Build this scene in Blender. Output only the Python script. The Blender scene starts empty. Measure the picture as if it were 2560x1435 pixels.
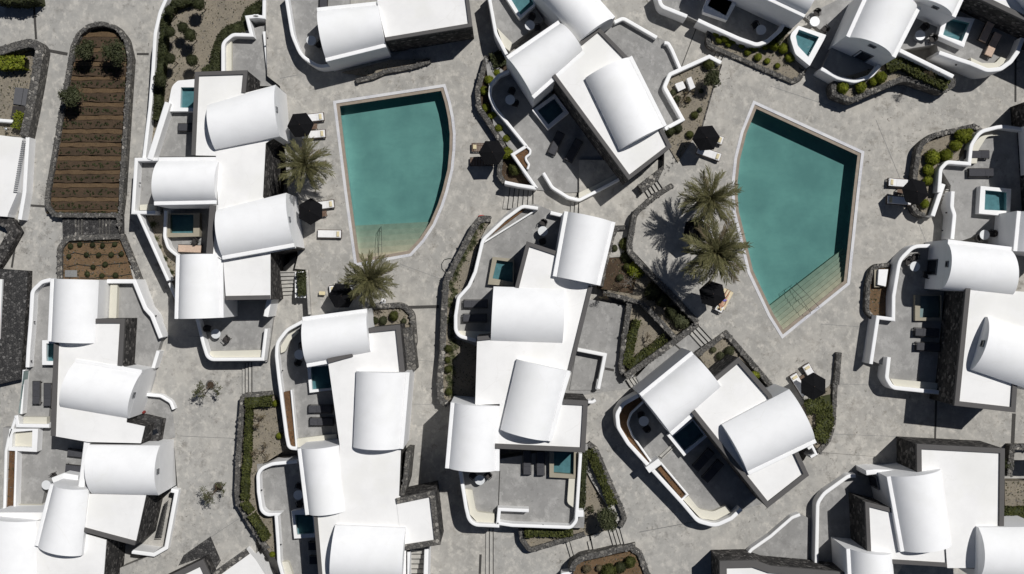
import bpy, bmesh, math, random
import numpy as np
from mathutils import Vector, Matrix
from mathutils.geometry import tessellate_polygon
R = math.radians
sc = bpy.context.scene
COL = sc.collection
# ------------------------------------------------------------------ camera, sky, sun, exposure
H = 82.0           # camera height above the left pool deck (metres)
S = 30.0           # photograph pixels per metre on that deck
CX, CY = 1280.0, 717.5
cam = bpy.data.cameras.new('camera')
cam.sensor_fit = 'HORIZONTAL'
cam.angle_x = 2*math.atan((1280/S)/H)
cam.clip_start = 1.0; cam.clip_end = 2000.0
camo = bpy.data.objects.new('camera', cam); COL.objects.link(camo)
camo.location = (0, 0, H)
sc.camera = camo
SUN = Vector((0.455, 0.435, 1.0)).normalized()      # towards the sun
wd = bpy.data.worlds.new('World'); sc.world = wd; wd.use_nodes = True
nt = wd.node_tree; nt.nodes.clear()
sky = nt.nodes.new('ShaderNodeTexSky'); sky.sky_type = 'NISHITA'; sky.sun_disc = False
sky.sun_elevation = math.asin(SUN.z); sky.sun_rotation = math.atan2(SUN.x, SUN.y)
sky.altitude = 200; sky.air_density = 0.55; sky.dust_density = 0.2
bg = nt.nodes.new('ShaderNodeBackground'); bg.inputs['Strength'].default_value = 0.05
wo = nt.nodes.new('ShaderNodeOutputWorld')
nt.links.new(sky.outputs[0], bg.inputs[0]); nt.links.new(bg.outputs[0], wo.inputs[0])
sl = bpy.data.lights.new('sun', 'SUN'); sl.energy = 5.0; sl.angle = R(0.53); sl.color = (1.0, 0.985, 0.965)
so = bpy.data.objects.new('sun', sl); COL.objects.link(so); so.location = (40, 40, 70)
so.rotation_euler = SUN.to_track_quat('Z', 'Y').to_euler()
sc.view_settings.view_transform = 'Standard'; sc.view_settings.look = 'None'
sc.view_settings.exposure = -0.34; sc.view_settings.gamma = 1.0; sc.view_settings.use_curve_mapping = False
sc.cycles.max_bounces = 8; sc.cycles.transparent_max_bounces = 16

# ------------------------------------------------------------------ materials
MATS = {}
def newmat(name):
    m = bpy.data.materials.new(name); m.use_nodes = True
    n = m.node_tree; n.nodes.clear()
    o = n.nodes.new('ShaderNodeOutputMaterial'); p = n.nodes.new('ShaderNodeBsdfPrincipled')
    n.links.new(p.outputs[0], o.inputs[0]); MATS[name] = m
    return m, n, p
def N(n, t, **kw):
    x = n.nodes.new(t)
    for k, v in kw.items(): setattr(x, k, v)
    return x
def pos(n, scale=(1,1,1), rot=0):
    g = N(n, 'ShaderNodeNewGeometry'); mp = N(n, 'ShaderNodeMapping')
    mp.inputs['Scale'].default_value = scale; mp.inputs['Rotation'].default_value = (0, 0, rot)
    n.links.new(g.outputs['Position'], mp.inputs['Vector']); return mp.outputs[0]
def noise(n, vec, scale, detail=4, rough=.55, dist=0):
    t = N(n, 'ShaderNodeTexNoise'); t.inputs['Scale'].default_value = scale; t.inputs['Detail'].default_value = detail
    t.inputs['Roughness'].default_value = rough; t.inputs['Distortion'].default_value = dist
    n.links.new(vec, t.inputs['Vector']); return t.outputs[0]
def ramp(n, fac, stops):
    r = N(n, 'ShaderNodeValToRGB'); e = r.color_ramp.elements
    while len(e) < len(stops): e.new(.5)
    for i, (p, c) in enumerate(stops):
        e[i].position = p; e[i].color = (c, c, c, 1) if not isinstance(c, tuple) else (*c, 1)
    n.links.new(fac, r.inputs[0]); return r.outputs[0]
def mix(n, fac, a, b, mode='MIX'):
    m = N(n, 'ShaderNodeMix', data_type='RGBA', blend_type=mode)
    for s, v in ((0, fac), (6, a), (7, b)):
        if isinstance(v, (int, float)): m.inputs[s].default_value = v if s == 0 else (v, v, v, 1)
        elif isinstance(v, tuple): m.inputs[s].default_value = (*v, 1)
        else: n.links.new(v, m.inputs[s])
    return m.outputs[2]
def bump(n, p, h, strength=.3, dist=.02):
    b = N(n, 'ShaderNodeBump'); b.inputs['Strength'].default_value = strength; b.inputs['Distance'].default_value = dist
    n.links.new(h, b.inputs['Height']); n.links.new(b.outputs[0], p.inputs['Normal'])
def island(n): return N(n, 'ShaderNodeNewGeometry').outputs['Random Per Island']

def m_plaster(name, col, stain, amt=.5, rough=.75, sc_=.9):
    m, n, p = newmat(name); v = pos(n)
    a = ramp(n, noise(n, v, sc_, 6, .6), [(.42, 0.), (.75, 1.)])
    c = mix(n, a, col, tuple(x*(1-amt*.12) for x in col))
    b = ramp(n, noise(n, v, 3.1, 8, .7, .6), [(.62, 0.), (.74, 1.)])
    d = mix(n, .5*amt, c, stain); c = mix(n, b, c, d)
    ve = N(n, 'ShaderNodeTexVoronoi', feature='DISTANCE_TO_EDGE'); ve.inputs['Scale'].default_value = .30
    n.links.new(mix(n, 1.6, v, noise(n, v, .7, 8, .7), 'ADD'), ve.inputs['Vector'])
    ck = N(n, 'ShaderNodeMath', operation='MULTIPLY'); n.links.new(ramp(n, ve.outputs[0], [(.0, .32), (.010, 0.)]), ck.inputs[0])
    n.links.new(ramp(n, noise(n, v, .6, 3), [(.45, 0.), (.6, 1.)]), ck.inputs[1]); c = mix(n, ck.outputs[0], c, stain)
    pt = ramp(n, noise(n, v, .22, 4, .6), [(.52, 0.), (.60, .55*amt)]); c = mix(n, pt, c, tuple(a*.93 for a in col[:2])+(col[2]*.90,))
    n.links.new(c, p.inputs['Base Color']); p.inputs['Roughness'].default_value = rough
    p.inputs['Specular IOR Level'].default_value = .25
    bump(n, p, noise(n, v, 14, 4), .12, .015); return m
m_plaster('white', (.81, .807, .80), (.70, .68, .63), .5)
m_plaster('white_roof', (.79, .78, .76), (.62, .60, .56), .85, .8, .45)
m_plaster('cream', (.60, .575, .49), (.50, .47, .39), .5)
m_plaster('beige_stone', (.31, .28, .215), (.22, .20, .16), .8)
m_plaster('grey_cap', (.098, .093, .090), (.07, .07, .07), .8)

def m_concrete(name, c1, c2, dark, amt, scl=1., panel=None):
    m, n, p = newmat(name); v = pos(n)
    big = ramp(n, noise(n, v, .16*scl, 5, .6, .3), [(.40, 0.), (.60, 1.)])
    c = mix(n, big, c1, c2)
    med = ramp(n, noise(n, v, .75*scl, 9, .70, .15), [(.42, 0.), (.66, 1.)])
    c = mix(n, med, c, tuple(x*.83 for x in c2))
    lt = ramp(n, noise(n, pos(n, (1.1, .9, 1), .6), 1.5*scl, 9, .72, .1), [(.50, 0.), (.64, 1.)])
    c = mix(n, lt, c, tuple(min(1, x*1.13) for x in c1))
    bl = ramp(n, noise(n, v, 1.3*scl, 10, .76, .2), [(.52, 0.), (.64, amt*.9)])
    reg = ramp(n, noise(n, v, .20*scl, 5, .6), [(.42, .12), (.62, 1.)])
    f = N(n, 'ShaderNodeMath', operation='MULTIPLY'); n.links.new(bl, f.inputs[0]); n.links.new(reg, f.inputs[1])
    c = mix(n, f.outputs[0], c, dark)
    spk = ramp(n, noise(n, v, 4.2*scl, 5, .62, .3), [(.63, 0.), (.67, amt*.9)])
    f2 = N(n, 'ShaderNodeMath', operation='MULTIPLY'); n.links.new(spk, f2.inputs[0]); n.links.new(reg, f2.inputs[1])
    c = mix(n, f2.outputs[0], c, tuple(x*.6 for x in dark))
    n.links.new(c, p.inputs['Base Color']); p.inputs['Roughness'].default_value = .85
    p.inputs['Specular IOR Level'].default_value = .2
    bump(n, p, noise(n, v, 7, 8, .75), .5, .02); return m
m_concrete('concrete', (.41, .39, .352), (.345, .335, .312), (.15, .14, .125), .9)
m_concrete('deck', (.41, .388, .348), (.335, .323, .297), (.175, .16, .135), .9)
m_concrete('terrace', (.305, .298, .285), (.265, .26, .25), (.18, .175, .165), .6, .8)
m_concrete('step', (.42, .40, .36), (.37, .36, .335), (.2, .19, .17), .5)

def m_stone(name, lo, hi, scale, joint=(.10, .095, .09), big=.12):
    m, n, p = newmat(name); v = pos(n)
    vo = N(n, 'ShaderNodeTexVoronoi'); vo.inputs['Scale'].default_value = scale; vo.inputs['Randomness'].default_value = .95
    ve = N(n, 'ShaderNodeTexVoronoi', feature='DISTANCE_TO_EDGE'); ve.inputs['Scale'].default_value = scale
    ve.inputs['Randomness'].default_value = .95
    ds = noise(n, v, 2.5, 3); vv = mix(n, .12, v, ds, 'ADD')
    n.links.new(vv, vo.inputs['Vector']); n.links.new(vv, ve.inputs['Vector'])
    sep = N(n, 'ShaderNodeSeparateColor'); n.links.new(vo.outputs['Color'], sep.inputs[0])
    mid = tuple((a+b)*.42 for a, b in zip(lo, hi))
    c = ramp(n, sep.outputs[0], [(0., lo), (.70, mid), (.93, hi), (1., tuple(min(.5, x*1.5) for x in hi))])
    g = ramp(n, noise(n, v, 16, 6, .7), [(.3, .62), (.7, 1.25)])
    c = mix(n, 1., c, g, 'MULTIPLY')
    e = ramp(n, ve.outputs[0], [(.015, 1.), (.07, 0.)])
    c = mix(n, e, c, joint)
    n.links.new(c, p.inputs['Base Color']); p.inputs['Roughness'].default_value = .9
    p.inputs['Specular IOR Level'].default_value = .15
    hh = ramp(n, ve.outputs[0], [(0., 0.), (.12, 1.)])
    bump(n, p, mix(n, .35, hh, noise(n, v, 20, 5)), .9, .05); return m
m_stone('stone', (.022, .021, .021), (.15, .14, .13), 3.6, (.035, .034, .033))
m_stone('stone_mid', (.075, .072, .068), (.24, .225, .20), 3.6, (.055, .053, .05))
m_stone('stone_pave', (.04, .039, .039), (.12, .115, .11), 5.0, (.028, .028, .028))
m, n, p = newmat('stone_lump'); i_ = island(n); v = pos(n)
c = ramp(n, i_, [(0., (.085, .082, .077)), (.6, (.112, .107, .10)), (.94, (.145, .138, .127)), (1., (.25, .235, .21))])
c = mix(n, 1., c, ramp(n, noise(n, v, 15, 6, .7), [(.3, .6), (.7, 1.3)]), 'MULTIPLY')
n.links.new(c, p.inputs['Base Color']); p.inputs['Roughness'].default_value = .95
bump(n, p, noise(n, v, 22, 5), .6, .03)

def m_soil(name, c1, c2, c3, scale=2.):
    m, n, p = newmat(name); v = pos(n)
    a = ramp(n, noise(n, v, .5*scale, 6, .6), [(.35, 0.), (.65, 1.)]); c = mix(n, a, c1, c2)
    b = ramp(n, noise(n, v, 4.5*scale, 6, .75), [(.50, 0.), (.66, 1.)]); c = mix(n, b, c, c3)
    d = ramp(n, noise(n, v, 9*scale, 3, .6), [(.62, 0.), (.70, .6)]); c = mix(n, d, c, tuple(min(1, x*1.7) for x in c1))
    n.links.new(c, p.inputs['Base Color']); p.inputs['Roughness'].default_value = .95
    p.inputs['Specular IOR Level'].default_value = .1
    bump(n, p, noise(n, v, 7*scale, 8, .75), 1., .06); return m
m_soil('gravel', (.27, .235, .18), (.215, .19, .15), (.12, .105, .085))
m_soil('soil_brown', (.17, .095, .048), (.115, .066, .036), (.06, .036, .022))
m_soil('soil_dark', (.085, .058, .038), (.058, .042, .029), (.028, .022, .016))
m_soil('soil_ridge', (.13, .088, .05), (.10, .066, .038), (.055, .038, .024))
m_soil('soil_ochre', (.175, .115, .066), (.135, .087, .05), (.075, .05, .032))

def m_leaf(name, a, b, c_, tr=.25):
    m, n, p = newmat(name); i_ = island(n)
    c = ramp(n, i_, [(0., a), (.5, b), (1., c_)])
    g = ramp(n, noise(n, pos(n), 1.3, 4), [(.35, .7), (.65, 1.2)])
    c = mix(n, 1., c, g, 'MULTIPLY')
    n.links.new(c, p.inputs['Base Color']); p.inputs['Roughness'].default_value = .65
    p.inputs['Specular IOR Level'].default_value = .2
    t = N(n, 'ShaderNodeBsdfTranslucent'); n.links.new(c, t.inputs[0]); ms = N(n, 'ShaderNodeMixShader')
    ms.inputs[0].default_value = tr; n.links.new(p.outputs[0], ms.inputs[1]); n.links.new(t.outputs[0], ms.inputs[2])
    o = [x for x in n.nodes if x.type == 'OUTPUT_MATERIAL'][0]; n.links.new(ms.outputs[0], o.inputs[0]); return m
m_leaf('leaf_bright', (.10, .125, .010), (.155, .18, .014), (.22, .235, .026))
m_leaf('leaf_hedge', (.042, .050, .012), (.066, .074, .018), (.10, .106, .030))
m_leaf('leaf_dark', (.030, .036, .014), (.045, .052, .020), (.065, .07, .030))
m_leaf('leaf_olive', (.050, .058, .026), (.075, .083, .040), (.11, .115, .060))
m_leaf('leaf_palm', (.088, .088, .036), (.135, .128, .056), (.22, .195, .10))
m_leaf('leaf_dry', (.12, .095, .055), (.17, .135, .08), (.24, .20, .12))
m_leaf('leaf_succ', (.06, .07, .035), (.10, .105, .05), (.16, .155, .085))
def m_plain(name, col, rough=.6, spec=.3, metal=0., var=.12, sc_=8):
    m, n, p = newmat(name)
    c = mix(n, ramp(n, noise(n, pos(n), sc_, 5, .6), [(.35, 0.), (.65, 1.)]), tuple(x*(1-var) for x in col), tuple(min(1, x*(1+var)) for x in col))
    n.links.new(c, p.inputs['Base Color']); p.inputs['Roughness'].default_value = rough
    p.inputs['Specular IOR Level'].default_value = spec; p.inputs['Metallic'].default_value = metal; return m
m_plain('canvas_black', (.0065, .0065, .0075), .9, .1)
m_plain('wood_dark', (.055, .034, .025), .6)
m_plain('wood_mid', (.13, .08, .052), .6)
m_plain('bark', (.115, .085, .06), .9, .1, 0, .4, 14)
m_plain('bark_pale', (.27, .245, .21), .9, .1, 0, .3, 14)
m_plain('cushion_white', (.72, .71, .70), .85, .1, 0, .04)
m_plain('pillow_tan', (.60, .52, .33), .85, .1, 0, .08)
m_plain('towel_peach', (.50, .375, .29), .9, .1, 0, .08)
m_plain('wicker', (.042, .038, .036), .8, .2, 0, .3, 40)
m_plain('fabric_grey', (.060, .060, .066), .9, .1, 0, .1)
m_plain('table_white', (.62, .63, .63), .35, .4, 0, .03)
m_plain('metal_dark', (.035, .035, .037), .45, .5, .6)
m_plain('metal_pale', (.45, .46, .47), .4, .5, .7)
m_plain('glass_dark', (.012, .015, .02), .12, .6)
m_plain('frame_grey', (.16, .165, .17), .6)
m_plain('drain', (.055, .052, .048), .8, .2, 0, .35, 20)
m_plain('red', (.55, .045, .035), .5)
m_plain('red_dark', (.20, .03, .025), .6)
m_plain('skin', (.46, .26, .17), .55, .3, 0, .08)
m_plain('hair', (.03, .02, .014), .7)
m_plain('swim_blue', (.17, .15, .42), .8)
m_plain('grey_panel', (.10, .10, .105), .5, .4, 0, .08)
m_plain('tile_grey', (.20, .20, .195), .8)
m_plain('hose', (.03, .034, .03), .6)
m_plain('glass_rail', (.22, .30, .29), .08, .6)
# patterned towel
m, n, p = newmat('towel_pattern'); v = pos(n)
vo = N(n, 'ShaderNodeTexVoronoi'); vo.inputs['Scale'].default_value = 5.; n.links.new(v, vo.inputs['Vector'])
wv = N(n, 'ShaderNodeMath', operation='SINE'); mu = N(n, 'ShaderNodeMath', operation='MULTIPLY'); mu.inputs[1].default_value = 34.
n.links.new(vo.outputs['Distance'], mu.inputs[0]); n.links.new(mu.outputs[0], wv.inputs[0])
n.links.new(mix(n, ramp(n, wv.outputs[0], [(.3, 0.), (.6, 1.)]), (.66, .60, .45), (.52, .40, .20)), p.inputs['Base Color'])
p.inputs['Roughness'].default_value = .9
# coping tile: fine slots along the pool edge, from the strip's own UV
m, n, p = newmat('coping'); uv = N(n, 'ShaderNodeUVMap')
bk = N(n, 'ShaderNodeTexBrick'); bk.offset = 0.; bk.inputs['Scale'].default_value = 1.
bk.inputs['Brick Width'].default_value = .115; bk.inputs['Row Height'].default_value = .30; bk.inputs['Mortar Size'].default_value = .014
bk.inputs['Color1'].default_value = (.56, .555, .57, 1); bk.inputs['Color2'].default_value = (.47, .47, .50, 1); bk.inputs['Mortar'].default_value = (.24, .24, .27, 1)
n.links.new(uv.outputs[0], bk.inputs['Vector'])
c = mix(n, ramp(n, noise(n, pos(n), .55, 4), [(.40, .15), (.60, .9)]), (.58, .575, .57), bk.outputs[0])
n.links.new(c, p.inputs['Base Color']); p.inputs['Roughness'].default_value = .6
# pool floor
m, n, p = newmat('pool_floor'); v = pos(n)
c = mix(n, ramp(n, noise(n, v, .35, 6, .6, .1), [(.35, 0.), (.65, 1.)]), (.62, .57, .45), (.46, .43, .35))
c = mix(n, ramp(n, noise(n, pos(n, (.6, 2., 1)), 1.6, 6, .7), [(.5, 0.), (.7, .35)]), c, (.46, .42, .34))
n.links.new(c, p.inputs['Base Color']); p.inputs['Roughness'].default_value = .8
m_plain('pool_step', (.41, .34, .245), .8, .2, 0, .10, 2)
m_plain('pool_edge', (.265, .22, .175), .75, .2, 0, .10, 3)
m_plain('pool_nosing', (.15, .13, .10), .7)
m_plain('plunge_tile', (.215, .30, .30), .6, .3, 0, .12, 3)
def m_water(name, absorb, density, rip=2.6):
    m = bpy.data.materials.new(name); m.use_nodes = True; MATS[name] = m; n = m.node_tree; n.nodes.clear()
    o = N(n, 'ShaderNodeOutputMaterial'); t = N(n, 'ShaderNodeBsdfTransparent'); g = N(n, 'ShaderNodeBsdfGlossy')
    g.inputs['Roughness'].default_value = .04; g.inputs[0].default_value = (1, 1, 1, 1)
    fr = N(n, 'ShaderNodeFresnel'); fr.inputs[0].default_value = 1.33
    b = N(n, 'ShaderNodeBump'); b.inputs['Strength'].default_value = .35; b.inputs['Distance'].default_value = .03
    n.links.new(noise(n, pos(n, (1., 2.2, 1.)), rip, 5, .6, .6), b.inputs['Height'])
    n.links.new(b.outputs[0], g.inputs['Normal']); n.links.new(b.outputs[0], fr.inputs['Normal'])
    ms = N(n, 'ShaderNodeMixShader'); n.links.new(fr.outputs[0], ms.inputs[0]); n.links.new(t.outputs[0], ms.inputs[1]); n.links.new(g.outputs[0], ms.inputs[2])
    va = N(n, 'ShaderNodeVolumeAbsorption'); va.inputs[0].default_value = (*absorb, 1); va.inputs[1].default_value = density
    n.links.new(ms.outputs[0], o.inputs[0]); n.links.new(va.outputs[0], o.inputs[1]); return m
m_water('water', (.36, .69, .735), .95, 3.4)
m_water('water_plunge', (.25, .60, .66), 1.6)

# ------------------------------------------------------------------ geometry helpers
ZO = [0.]          # level of the site section being built; every height below is counted from it
def P(px, py, z=0.):
    f = (H-z-ZO[0])/H/S
    return ((px-CX)*f, (CY-py)*f)
def q(tile, s):
    """points read off the photograph: tile 'cr' = zoomed tile column,row; 'p' = photograph pixels; 'xyWH' origins otherwise"""
    out = []
    if tile == 'p': ox = oy = 0; k = 1.
    elif isinstance(tile, str):
        ox = 640*int(tile[0]); oy = (0, 480, 955)[int(tile[1])]; k = 1/2.9891
    else: ox, oy, k = tile[0], tile[1], 1/tile[2]
    for w in s.split():
        a = [float(x) for x in w.split(',')]
        out.append((ox+a[0]*k, oy+a[1]*k, (a[2]*k if len(a) > 2 else 0.)))
    return out
def W(pts, z):
    """photograph points -> ground plan at height z, keeps fillet radius in metres"""
    f = (H-z-ZO[0])/H/S
    return [((x-CX)*f, (CY-y)*f, (r*f)) for x, y, *rr in pts for r in [rr[0] if rr else 0.]]
def fillet(pts, closed=False):
    n = len(pts); out = []
    for i, (x, y, r) in enumerate(pts):
        if r <= 0 or (not closed and i in (0, n-1)): out.append((x, y)); continue
        a = Vector(pts[i-1][:2]); b = Vector((x, y)); c = Vector(pts[(i+1) % n][:2])
        u = (a-b); w = (c-b); lu, lw = u.length, w.length
        if lu < 1e-6 or lw < 1e-6: continue
        u.normalize(); w.normalize(); ang = math.acos(max(-1, min(1, u.dot(w))))
        if ang > 3.08: out.append((x, y)); continue
        d = min(r/math.tan(ang/2), lu*.499, lw*.499); rr = d*math.tan(ang/2)
        p0 = b+u*d; p1 = b+w*d; bis = (u+w).normalized(); cen = b+bis*(rr/math.sin(ang/2))
        a0 = math.atan2(p0.y-cen.y, p0.x-cen.x); a1 = math.atan2(p1.y-cen.y, p1.x-cen.x)
        da = (a1-a0+math.pi) % (2*math.pi)-math.pi; k = max(2, int(abs(da)/R(9)))
        for j in range(k+1): t = a0+da*j/k; out.append((cen.x+rr*math.cos(t), cen.y+rr*math.sin(t)))
    return out
def area(p): return .5*sum(p[i-1][0]*p[i][1]-p[i][0]*p[i-1][1] for i in range(len(p)))
def ccw(p): return p if area(p) > 0 else p[::-1]
def offs(pts, d, closed=False):
    """offset to the left by d with mitres"""
    n = len(pts); out = []
    for i in range(n):
        b = Vector(pts[i])
        a = Vector(pts[i-1]) if (closed or i > 0) else None
        c = Vector(pts[(i+1) % n]) if (closed or i < n-1) else None
        n1 = n2 = None
        if a is not None and (b-a).length > 1e-7: e = (b-a).normalized(); n1 = Vector((-e.y, e.x))
        if c is not None and (c-b).length > 1e-7: e = (c-b).normalized(); n2 = Vector((-e.y, e.x))
        if n1 is None: n1 = n2
        if n2 is None: n2 = n1
        m = (n1+n2); m = m.normalized() if m.length > 1e-4 else n1
        k = 1/max(.42, m.dot(n1)); out.append((b.x+m.x*d*k, b.y+m.y*d*k))
    return out
class MB:
    def __init__(s): s.v = []; s.f = []; s.sm = set(); s.uv = None; s.mi = {}
    def add(s, vs, fs, smooth=False, mi=0):
        o = len(s.v); s.v += [tuple(v) for v in vs]
        for f in fs:
            if smooth: s.sm.add(len(s.f))
            if mi: s.mi[len(s.f)] = mi
            s.f.append(tuple(i+o for i in f))
        return s
    def prism(s, poly, z0, z1, holes=None, bottom=True):
        poly = ccw([p[:2] for p in poly]); n = len(poly)
        zt = z1 if isinstance(z1, (list, tuple)) else [z1]*n
        vs = [(x, y, z0) for x, y in poly]+[(x, y, zt[i]) for i, (x, y) in enumerate(poly)]
        fs = [(i, (i+1) % n, n+(i+1) % n, n+i) for i in range(n)]
        if holes:
            loops = [[Vector((x, y, 0)) for x, y in poly]]+[[Vector((x, y, 0)) for x, y in h] for h in holes]
            allv = [(v.x, v.y, zt[0]) for l in loops for v in l]
            s.add(allv, [t for t in tessellate_polygon(loops)]); s.add(vs, fs)
        else:
            fs.append(tuple(range(n, 2*n)))
            if bottom: fs.append(tuple(range(n-1, -1, -1)))
            s.add(vs, fs)
        return s
    def box(s, c, d, rz=0., rx=0.):
        M = Matrix.Rotation(rz, 3, 'Z') @ Matrix.Rotation(rx, 3, 'X')
        vs = []
        for a in (-.5, .5):
            for b in (-.5, .5):
                for e in (-.5, .5):
                    vs.append(tuple(M @ Vector((a*d[0], b*d[1], e*d[2]))+Vector(c)))
        return s.add(vs, [(0, 1, 3, 2), (4, 6, 7, 5), (0, 4, 5, 1), (2, 3, 7, 6), (0, 2, 6, 4), (1, 5, 7, 3)])
    def bbox(s, c, d, b=.02, rz=0.):
        """box with chamfered top edges"""
        x, y, z = d[0]/2, d[1]/2, d[2]/2
        M = Matrix.Rotation(rz, 3, 'Z'); rings = [(x, y, -z), (x, y, z-b), (x-b, y-b, z)]
        vs = [tuple(M @ Vector((sx*a, sy*bb, zz))+Vector(c)) for a, bb, zz in rings for sx, sy in ((-1, -1), (1, -1), (1, 1), (-1, 1))]
        fs = [(3, 2, 1, 0), (8, 9, 10, 11)]
        for k in (0, 4): fs += [(k+i, k+(i+1) % 4, k+4+(i+1) % 4, k+4+i) for i in range(4)]
        return s.add(vs, fs)
    def strip(s, pts, wl, wr, z0, z1, closed=False, bev=0.):
        """wall along a line: wl to the left, wr to the right; top edges rounded by bev"""
        L = offs(pts, wl, closed); Rr = offs(pts, -wr, closed)
        prof = [(L, z0), (L, z1-bev)]
        if bev:
            L2 = offs(pts, wl-bev*.55, closed); R2 = offs(pts, -wr+bev*.55, closed)
            L3 = offs(pts, wl-bev*1.6, closed); R3 = offs(pts, -wr+bev*1.6, closed)
            prof += [(L2, z1-bev*.3), (L3, z1), (R3, z1), (R2, z1-bev*.3)]
        else: prof += [(L, z1), (Rr, z1)]
        prof += [(Rr, z1-bev), (Rr, z0)]
        if not bev: prof = [(L, z0), (L, z1), (Rr, z1), (Rr, z0)]
        n = len(pts); k = len(prof)
        vs = [(a[i][0], a[i][1], z) for i in range(n) for a, z in prof]
        fs = []
        for i in range(n if closed else n-1):
            j = (i+1) % n
            fs += [(i*k+t, i*k+t+1, j*k+t+1, j*k+t) for t in range(k-1)]
        if not closed: fs += [tuple(range(k)), tuple((n-1)*k+t for t in range(k-1, -1, -1))]
        return s.add(vs, fs)
    def tube(s, pts, rad, seg=8, caps=True, smooth=True):
        n = len(pts); rr = rad if isinstance(rad, (list, tuple)) else [rad]*n
        vs = []; up = Vector((.31, .17, .93))
        for i, p in enumerate(pts):
            d = Vector(pts[min(i+1, n-1)])-Vector(pts[max(i-1, 0)]); d = d.normalized() if d.length > 1e-9 else Vector((0, 0, 1))
            a = d.cross(up)
            if a.length < .1: a = d.cross(Vector((1, 0, 0)))
            a.normalize(); b = d.cross(a)
            for j in range(seg):
                t = 2*math.pi*j/seg; vs.append(tuple(Vector(p)+(a*math.cos(t)+b*math.sin(t))*rr[i]))
        s.add(vs, [(i*seg+j, i*seg+(j+1) % seg, (i+1)*seg+(j+1) % seg, (i+1)*seg+j) for i in range(n-1) for j in range(seg)], smooth)
        if caps: s.add(vs[:seg], [tuple(range(seg-1, -1, -1))]); s.add(vs[-seg:], [tuple(range(seg))])
        return s
    def disc(s, c, r, z0, z1, seg=28, bev=0.):
        rings = [(r, z0), (r, z1-bev), (r-bev, z1)] if bev else [(r, z0), (r, z1)]
        vs = [(c[0]+a*math.cos(2*math.pi*j/seg), c[1]+a*math.sin(2*math.pi*j/seg), z) for a, z in rings for j in range(seg)]
        fs = [(k*seg+j, k*seg+(j+1) % seg, (k+1)*seg+(j+1) % seg, (k+1)*seg+j) for k in range(len(rings)-1) for j in range(seg)]
        fs += [tuple(range(seg-1, -1, -1)), tuple((len(rings)-1)*seg+j for j in range(seg))]
        return s.add(vs, fs)
def mesh_of(name, mb, mats):
    me = bpy.data.meshes.new(name); me.from_pydata(mb.v, [], mb.f)
    for k in (mats if isinstance(mats, (list, tuple)) else [mats]): me.materials.append(MATS[k])
    if mb.sm or mb.mi:
        for i, pl in enumerate(me.polygons):
            if i in mb.sm: pl.use_smooth = True
            if i in mb.mi: pl.material_index = mb.mi[i]
    if mb.uv:
        ul = me.uv_layers.new(name='UVMap'); lv = [l.vertex_index for l in me.loops]
        for i, vi in enumerate(lv): ul.data[i].uv = mb.uv[vi]
    return me
BASE = {}
def link(o, parent=None):
    COL.objects.link(o)
    if parent is not None: o.parent = parent
    return o
def tag(o, label=None, cat=None, group=None, kind=None):
    if label: o['label'] = label
    if cat: o['category'] = cat
    if group: o['group'] = group
    if kind: o['kind'] = kind
    return o
def thing(name, label, cat, loc, group=None, rz=0.):
    o = bpy.data.objects.new(name, None); o.empty_display_size = .2; loc = (loc[0], loc[1], loc[2]+ZO[0]); o.location = loc; o.rotation_euler = (0, 0, rz)
    link(o); BASE[o.name] = Vector(loc); return tag(o, label, cat, group)
def part(name, mb, mats, parent, kind=None):
    """a mesh built in world coordinates, as child of a thing (or of one of its parts)"""
    b = BASE[parent.name]; mb.v = [(x-b.x, y-b.y, z+ZO[0]-b.z) for x, y, z in mb.v]
    o = bpy.data.objects.new(name, mesh_of(name, mb, mats)); link(o, parent); BASE[o.name] = b
    if kind: o['kind'] = kind
    return o
def solo(name, mb, mats, label=None, cat=None, group=None, kind=None):
    """a top-level mesh built in world coordinates; origin put at its base"""
    mb.v = [(v[0], v[1], v[2]+ZO[0]) for v in mb.v]
    xs = [v[0] for v in mb.v]; ys = [v[1] for v in mb.v]; z = min(v[2] for v in mb.v)
    b = Vector(((min(xs)+max(xs))/2, (min(ys)+max(ys))/2, z)); mb.v = [(x-b.x, y-b.y, zz-b.z) for x, y, zz in mb.v]
    o = bpy.data.objects.new(name, mesh_of(name, mb, mats)); o.location = b; link(o); BASE[o.name] = b
    return tag(o, label, cat, group, kind)
def local(name, mb, mats, parent):
    """a part built in its thing's own coordinates"""
    o = bpy.data.objects.new(name, mesh_of(name, mb, mats)); return link(o, parent)
def copy_tree(o, parent=None):
    c = o.copy(); COL.objects.link(c); c.parent = parent
    for ch in o.children: copy_tree(ch, c)
    return c
ORD = 'first second third fourth fifth sixth seventh eighth ninth tenth eleventh twelfth thirteenth fourteenth fifteenth sixteenth seventeenth eighteenth nineteenth twentieth'.split()
rnd = random.Random(7)
# ------------------------------------------------------------------ builders for the setting
SJ = [0]
def slab(name, pts, z, mat, zb=-4., holes=None):
    SJ[0] = (SJ[0]+1) % 17; z -= .0023*SJ[0]
    p = fillet(W(pts, z), True)
    return solo(name, MB().prism(p, zb, z, holes), mat, kind='structure')
def sloped(name, rows, mat, zb=-4.):
    """ramp: rows of (left px, right px, z)"""
    mb = MB(); L = []; Q = []
    for (a, b, z) in rows: L.append((*P(*a, z), z)); Q.append((*P(*b, z), z))
    n = len(rows); vs = L+Q+[(x, y, zb) for x, y, z in L]+[(x, y, zb) for x, y, z in Q]
    fs = [(i, i+1, n+i+1, n+i) for i in range(n-1)]+[(i+1, i, 2*n+i, 2*n+i+1) for i in range(n-1)]+[(n+i, n+i+1, 3*n+i+1, 3*n+i) for i in range(n-1)]
    fs += [(0, n, 3*n, 2*n), (n-1, 2*n-1, 4*n-1, 3*n-1)]
    return solo(name, mb.add(vs, fs), mat, kind='structure')
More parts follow.
